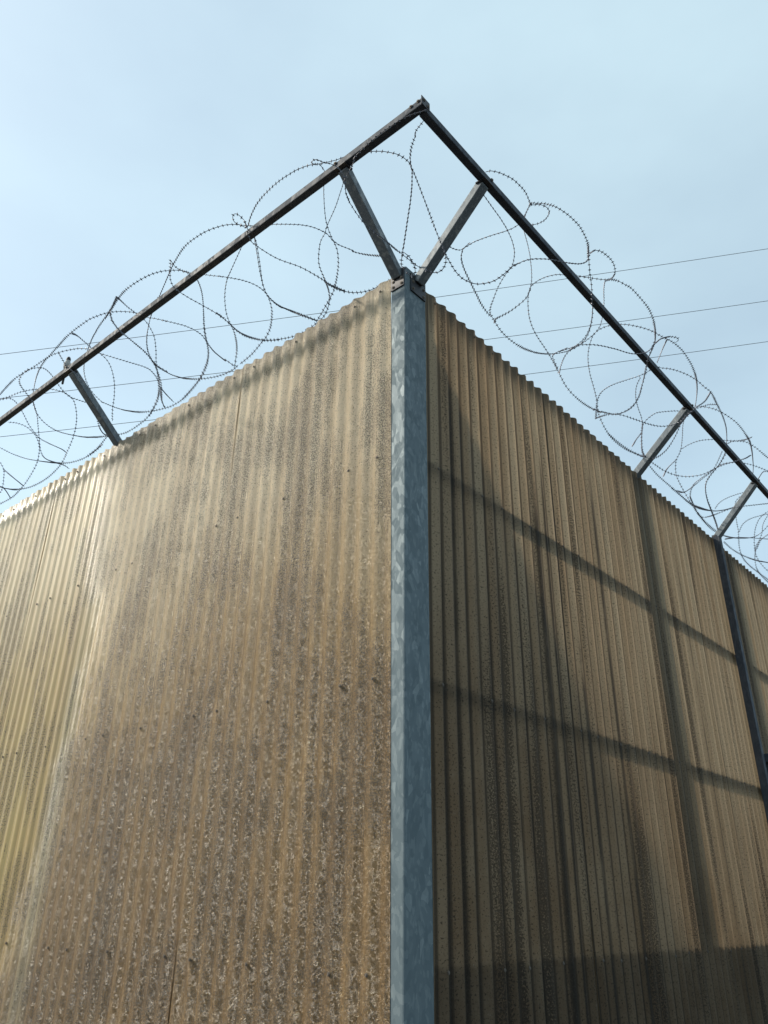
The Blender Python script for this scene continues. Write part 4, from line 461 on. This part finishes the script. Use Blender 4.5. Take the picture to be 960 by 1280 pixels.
for side in 'LR':
    bm = bmesh.new()
    if side == 'L':
        box(bm, (-.0125, .004, TOPZ-.085), (-.0065, .086, TOPZ+.028), .0015); pts = [(-.0125, y, z) for y in (.018, .07) for z in (TOPZ-.068, TOPZ-.035)]; nn = (-1, 0, 0)
    else:
        box(bm, (.03, -.0075, TOPZ-.095), (.142, -.0005, TOPZ+.012), .0015); pts = [(x, -.0075, z) for x in (.045, .126) for z in (TOPZ-.078, TOPZ-.035)]; nn = (0, -1, 0)
    pl = build('fixing_plate', bm, M_plate, cp)
    for p in pts:
        bm = bmesh.new(); hexbolt(bm, p, nn, .8); build('bolt', bm, M_bolt, pl)

# posts' arms on the walls
arm(wall_l, 'L', 2.50, .055, .03); arm(wall_l, 'L', 5.05, .055, .03); arm(wall_l, 'L', 7.6, .055, .03)
arm(wall_r, 'R', 2.57, .055, .03); arm(wall_r, 'R', 6.9, .055, .03)

# post standing outside the right wall
op = thing('steel_post', (3.96, -.05, 0), 'slim dark steel post fixed outside the shaded right wall beside the gate', 'post')
bm = bmesh.new(); box(bm, (3.93, -.065, 0), (3.985, -.012, TOPZ-.01), .004); build('column', bm, M_rail, op)
arm(op, 'R', 3.965, .055, -.03)
bm = bmesh.new(); box(bm, (3.93, -.04, TOPZ-.009), (4.0, -.006, TOPZ+.006)); build('cap', bm, M_plate, op)

# gate in a frame to the right of that post (only its top corner shows)
gt = thing('steel_gate', (4.0, -.06, 0), 'dark steel framed gate beyond the outer post at the right edge', 'gate')
for nm, lo, hi in (('top_bar', (4.0, -.09, 2.54), (6.0, -.04, 2.60)), ('stile', (4.03, -.09, .08), (4.09, -.04, 2.538)), ('stile', (5.94, -.09, .08), (6.0, -.04, 2.538)),
                   ('bottom_bar', (4.092, -.09, .08), (5.938, -.04, .14)), ('middle_bar', (4.092, -.09, 1.3), (5.938, -.04, 1.35))):
    bm = bmesh.new(); box(bm, lo, hi, .003); build(nm, bm, M_rail, gt)
for k in range(14):
    x = 4.10+k*.132
    for zlo, zhi in ((.142, 1.298), (1.352, 2.538)):
        bm = bmesh.new(); box(bm, (x, -.072, zlo), (x+.122, -.055, zhi), .002); build('board', bm, M_hidden, gt)

# ---------------------------------------------------------------- top rails
def toprail(side):
    left = side == 'L'
    root = thing('top_rail', (-AX, -AX, BARZ), ('straight steel rail on slanted arms above the sunlit left wall' if left else 'straight steel rail on slanted arms above the shaded right wall'), 'rail')
    bm = bmesh.new(); h = .021
    if left: prism(bm, (-AX, -AX-.028, BARZ), (-AX, 9.6, BARZ), (1, 0, 0), (0, 0, 1), .038, 2*h, .004)
    else: prism(bm, (-AX+.0215, -AX, BARZ-.001), (9.6, -AX, BARZ-.001), (0, 1, 0), (0, 0, 1), .038, 2*h, .004)
    build('bar', bm, M_rail, root)
    for t in ((.045, 2.5, 5.05, 7.6) if left else (.088, 2.57, 3.965, 6.9)):
        bm = bmesh.new()
        if left: hexbolt(bm, (-AX-.0212, t+.03, BARZ+.012), (-1, 0, 0), .9)
        else: hexbolt(bm, (t+.03, -AX-.0212, BARZ+.010), (0, -1, 0), .9)
        build('bolt', bm, M_bolt, root); bm = bmesh.new()
        if left: hexbolt(bm, (-AX+.005, t-.03, BARZ+h), (0, 0, 1), 1)
        else: hexbolt(bm, (t-.03, -AX+.005, BARZ+h-.001), (0, 0, 1), 1)
        build('bolt', bm, M_bolt, root)
    if left:   # corner bracket
        bm = bmesh.new(); box(bm, (-AX-.024, -AX-.032, BARZ-.022), (-AX+.034, -AX-.0285, BARZ+.030), .001)
        cb = build('corner_bracket', bm, M_plate, root)
        for x, z in ((-AX-.008, .012), (-AX+.02, -.004)):
            bm = bmesh.new(); hexbolt(bm, (x, -AX-.032, BARZ+z), (0, -1, 0), .8); build('bolt', bm, M_bolt, cb)
        for y in (-AX-.01, -AX+.03):
            bm = bmesh.new(); hexbolt(bm, (-AX-.0212, y, BARZ+.008), (-1, 0, 0), .8); build('bolt', bm, M_bolt, root)
    return root
toprail('L'); toprail('R')

# ---------------------------------------------------------------- razor wire
def catmull(P, n):
    if len(P) < 3: return P
    Q = [P[0]*2-P[1]]+P+[P[-1]*2-P[-2]]; out = []
    for i in range(1, len(Q)-2):
        a, b, c, d = Q[i-1:i+3]
        for k in range(n):
            t = k/n; out.append(.5*((2*b)+(c-a)*t+(2*a-5*b+4*c-d)*t*t+(3*b-a-3*c+d)*t**3))
    return out+[P[-1]]
AXC = {'L': lambda p: Vector((-.28, p.y, 4.65)), 'R': lambda p: Vector((p.x, -.28, 4.65)), 'C': lambda p: Vector((-.2, -.2, 4.65))}
def barbs(bm, pts, side, step=.0255):
    acc = random.random()*step
    for a, b in zip(pts, pts[1:]):
        L = (b-a).length
        while acc < L:
            p = a+(b-a)*(acc/L); t = (b-a).normalized()
            r = p-AXC[side](p); r = r-t*r.dot(t)
            if r.length < 1e-4: r = t.orthogonal()
            r.normalize(); s = t.cross(r)
            q = random.uniform(.85, 1.1); hl = .0112*q
            # crimped core and a pair of pointed blades, slightly swept
            pt = [p+r*hl+t*.002, p-r*hl-t*.002, p+t*.0044, p-t*.0044, p+s*.0042, p-s*.0042]
            vs = [bm.verts.new(x) for x in pt]
            for i in (0, 1):
                for j, k in ((2, 4), (4, 3), (3, 5), (5, 2)): bm.faces.new((vs[i], vs[j], vs[k]) if i == 0 else (vs[i], vs[k], vs[j]))
            acc += step*random.uniform(.92, 1.08)
        acc -= L
def coil(side):
    nm = {'L': 'long coil of razor wire looped above the sunlit left wall', 'R': 'long coil of razor wire looped above the shaded right wall', 'C': 'loose strands of razor wire bridging the corner above the post'}[side]
    return thing('razor_wire', {'L': (-.28, 0, 4.65), 'R': (0, -.28, 4.65), 'C': (-.2, -.2, 4.65)}[side], nm, 'razor wire')
coils = {s: coil(s) for s in 'LRC'}; bb = {s: bmesh.new() for s in 'LRC'}
def strand(side, P, sub=2):
    pts = catmull(P, sub)
    bm = bmesh.new(); tube(bm, pts, .00175, 5)
    build('wire_loop', bm, M_wire, coils[side], True)
    barbs(bb[side], pts, side)
for side, s in STRANDS:
    P = [Vector([float(v)/1000 for v in q.split(',')]) for q in s.split()]
    strand(side, P)
def concertina(side, t0, t1):
    """the coil goes on beyond the photograph: one helix whose turns are clipped to each other"""
    p = .22; n = int((t1-t0)/p); cl = 5; P = []
    for i in range(n*40+1):
        ph = 2*math.pi*i/40; t = t0+p*ph/(2*math.pi)+.5*p*math.cos(cl*ph/2)
        d = -.28+.312*math.cos(ph); z = 4.65+.312*math.sin(ph)
        P.append(Vector((d, t, z)) if side == 'L' else Vector((t, d, z)))
    for k in range(0, n*40, 40): strand(side, P[k:k+41], 1)
concertina('L', 5.0, 9.4); concertina('R', 5.2, 9.4)
for s in 'LRC':
    tag(build('barb', bb[s], M_wire, coils[s]), kind='stuff')

# ---------------------------------------------------------------- overhead cables
for k, (a, b, lab) in enumerate((((9.74, 36.36, 27.77), (37.4, 3.79, 35.61), 'highest of three thin overhead cables crossing the sky behind the wire'),
                  ((10.28, 36.18, 25.12), (37.3, 4.46, 32.05), 'middle of three thin overhead cables crossing the sky behind the wire'),
                  ((10.73, 36.03, 22.9), (37.21, 4.95, 29.39), 'lowest of three thin overhead cables crossing the sky behind the wire'))):
    a = Vector(a); b = Vector(b); m = (a+b)/2; d = b-a; bm = bmesh.new()
    pts = [m+d*t+Vector((0, 0, .35*(t*t*4-1)*.6)) for t in [x/10 for x in range(-22, 23)]]
    tube(bm, pts, .015, 6)
    tag(build('power_cable', bm, M_cable), lab, 'cable', 'overhead cables behind the compound')

# ---------------------------------------------------------------- bird
def bird():
    base = Vector((-AX-.002, 2.575, BARZ+.0225))
    r = thing('small_bird', base, 'small pale grey bird with black head perched on the left rail by an arm', 'bird')
    fwd = Vector((-.35, -.94, 0)).normalized(); lat = fwd.cross(Vector((0, 0, 1)))
    def loft(path, n=12, sq=1.):
        bm = bmesh.new(); rings = []
        for i, (p, rr) in enumerate(path):
            t = (path[min(i+1, len(path)-1)][0]-path[max(i-1, 0)][0]).normalized(); v = t.cross(lat).normalized()
            rings.append([bm.verts.new(base+p+(lat*math.cos(2*math.pi*k/n)*rr*sq+v*math.sin(2*math.pi*k/n)*rr)) for k in range(n)])
        for a, b in zip(rings, rings[1:]):
            for k in range(n): bm.faces.new((a[k], a[(k+1) % n], b[(k+1) % n], b[k]))
        bm.faces.new(rings[0][::-1]); bm.faces.new(rings[-1]); return bm
    Z = Vector((0, 0, 1)); W = lambda f, z: fwd*f+Z*z
    white = plain('bird_white', (.50, .50, .49), .8); grey = plain('bird_grey', (.22, .23, .25), .8); black = plain('bird_black', (.02, .02, .025), .6)
    body = loft([(W(-.030, .012), .004), (W(-.024, .020), .012), (W(-.014, .030), .0185), (W(-.004, .042), .0215), (W(.004, .055), .0195), (W(.009, .065), .015), (W(.012, .073), .0135), (W(.015, .082), .0125), (W(.017, .090), .008), (W(.018, .094), .002)])
    build('body', body, white, r, True)
    hd = loft([(W(.0085, .069), .0145), (W(.012, .0745), .0150), (W(.0145, .082), .0140), (W(.017, .0905), .0095), (W(.018, .096), .002)])
    build('head_feathers', hd, black, r, True)
    bk = loft([(W(.026, .083), .003), (W(.033, .082), .0018), (W(.040, .080), .0004)], 6); build('beak', bk, black, r, True)
    tl = loft([(W(-.024, .020), .008), (W(-.034, .0), .0065), (W(-.044, -.035), .007), (W(-.052, -.078), .0075), (W(-.053, -.083), .005)], 8, 1.); build('tail', tl, black, r, True)
    for s in (-1, 1):
        w_ = [(W(.002, .058)+lat*s*.014, .006), (W(-.010, .045)+lat*s*.018, .011), (W(-.022, .028)+lat*s*.015, .009), (W(-.033, .008)+lat*s*.009, .003)]
        build('wing', loft(w_, 8, .45), grey, r, True)
        lg = bmesh.new(); tube(lg, [base+W(0, .026)+lat*s*.008, base+W(.002, .012)+lat*s*.009, base+W(0, .0)+lat*s*.009, base+W(.012, .0005)+lat*s*.010], .0013, 5); build('leg', lg, black, r)
        ey = bmesh.new(); disc(ey, base+W(.0235, .084)+lat*s*.0092, lat*s+fwd*.4, .0017, .0008, 8); build('eye', ey, M_bolt, r)
bird()
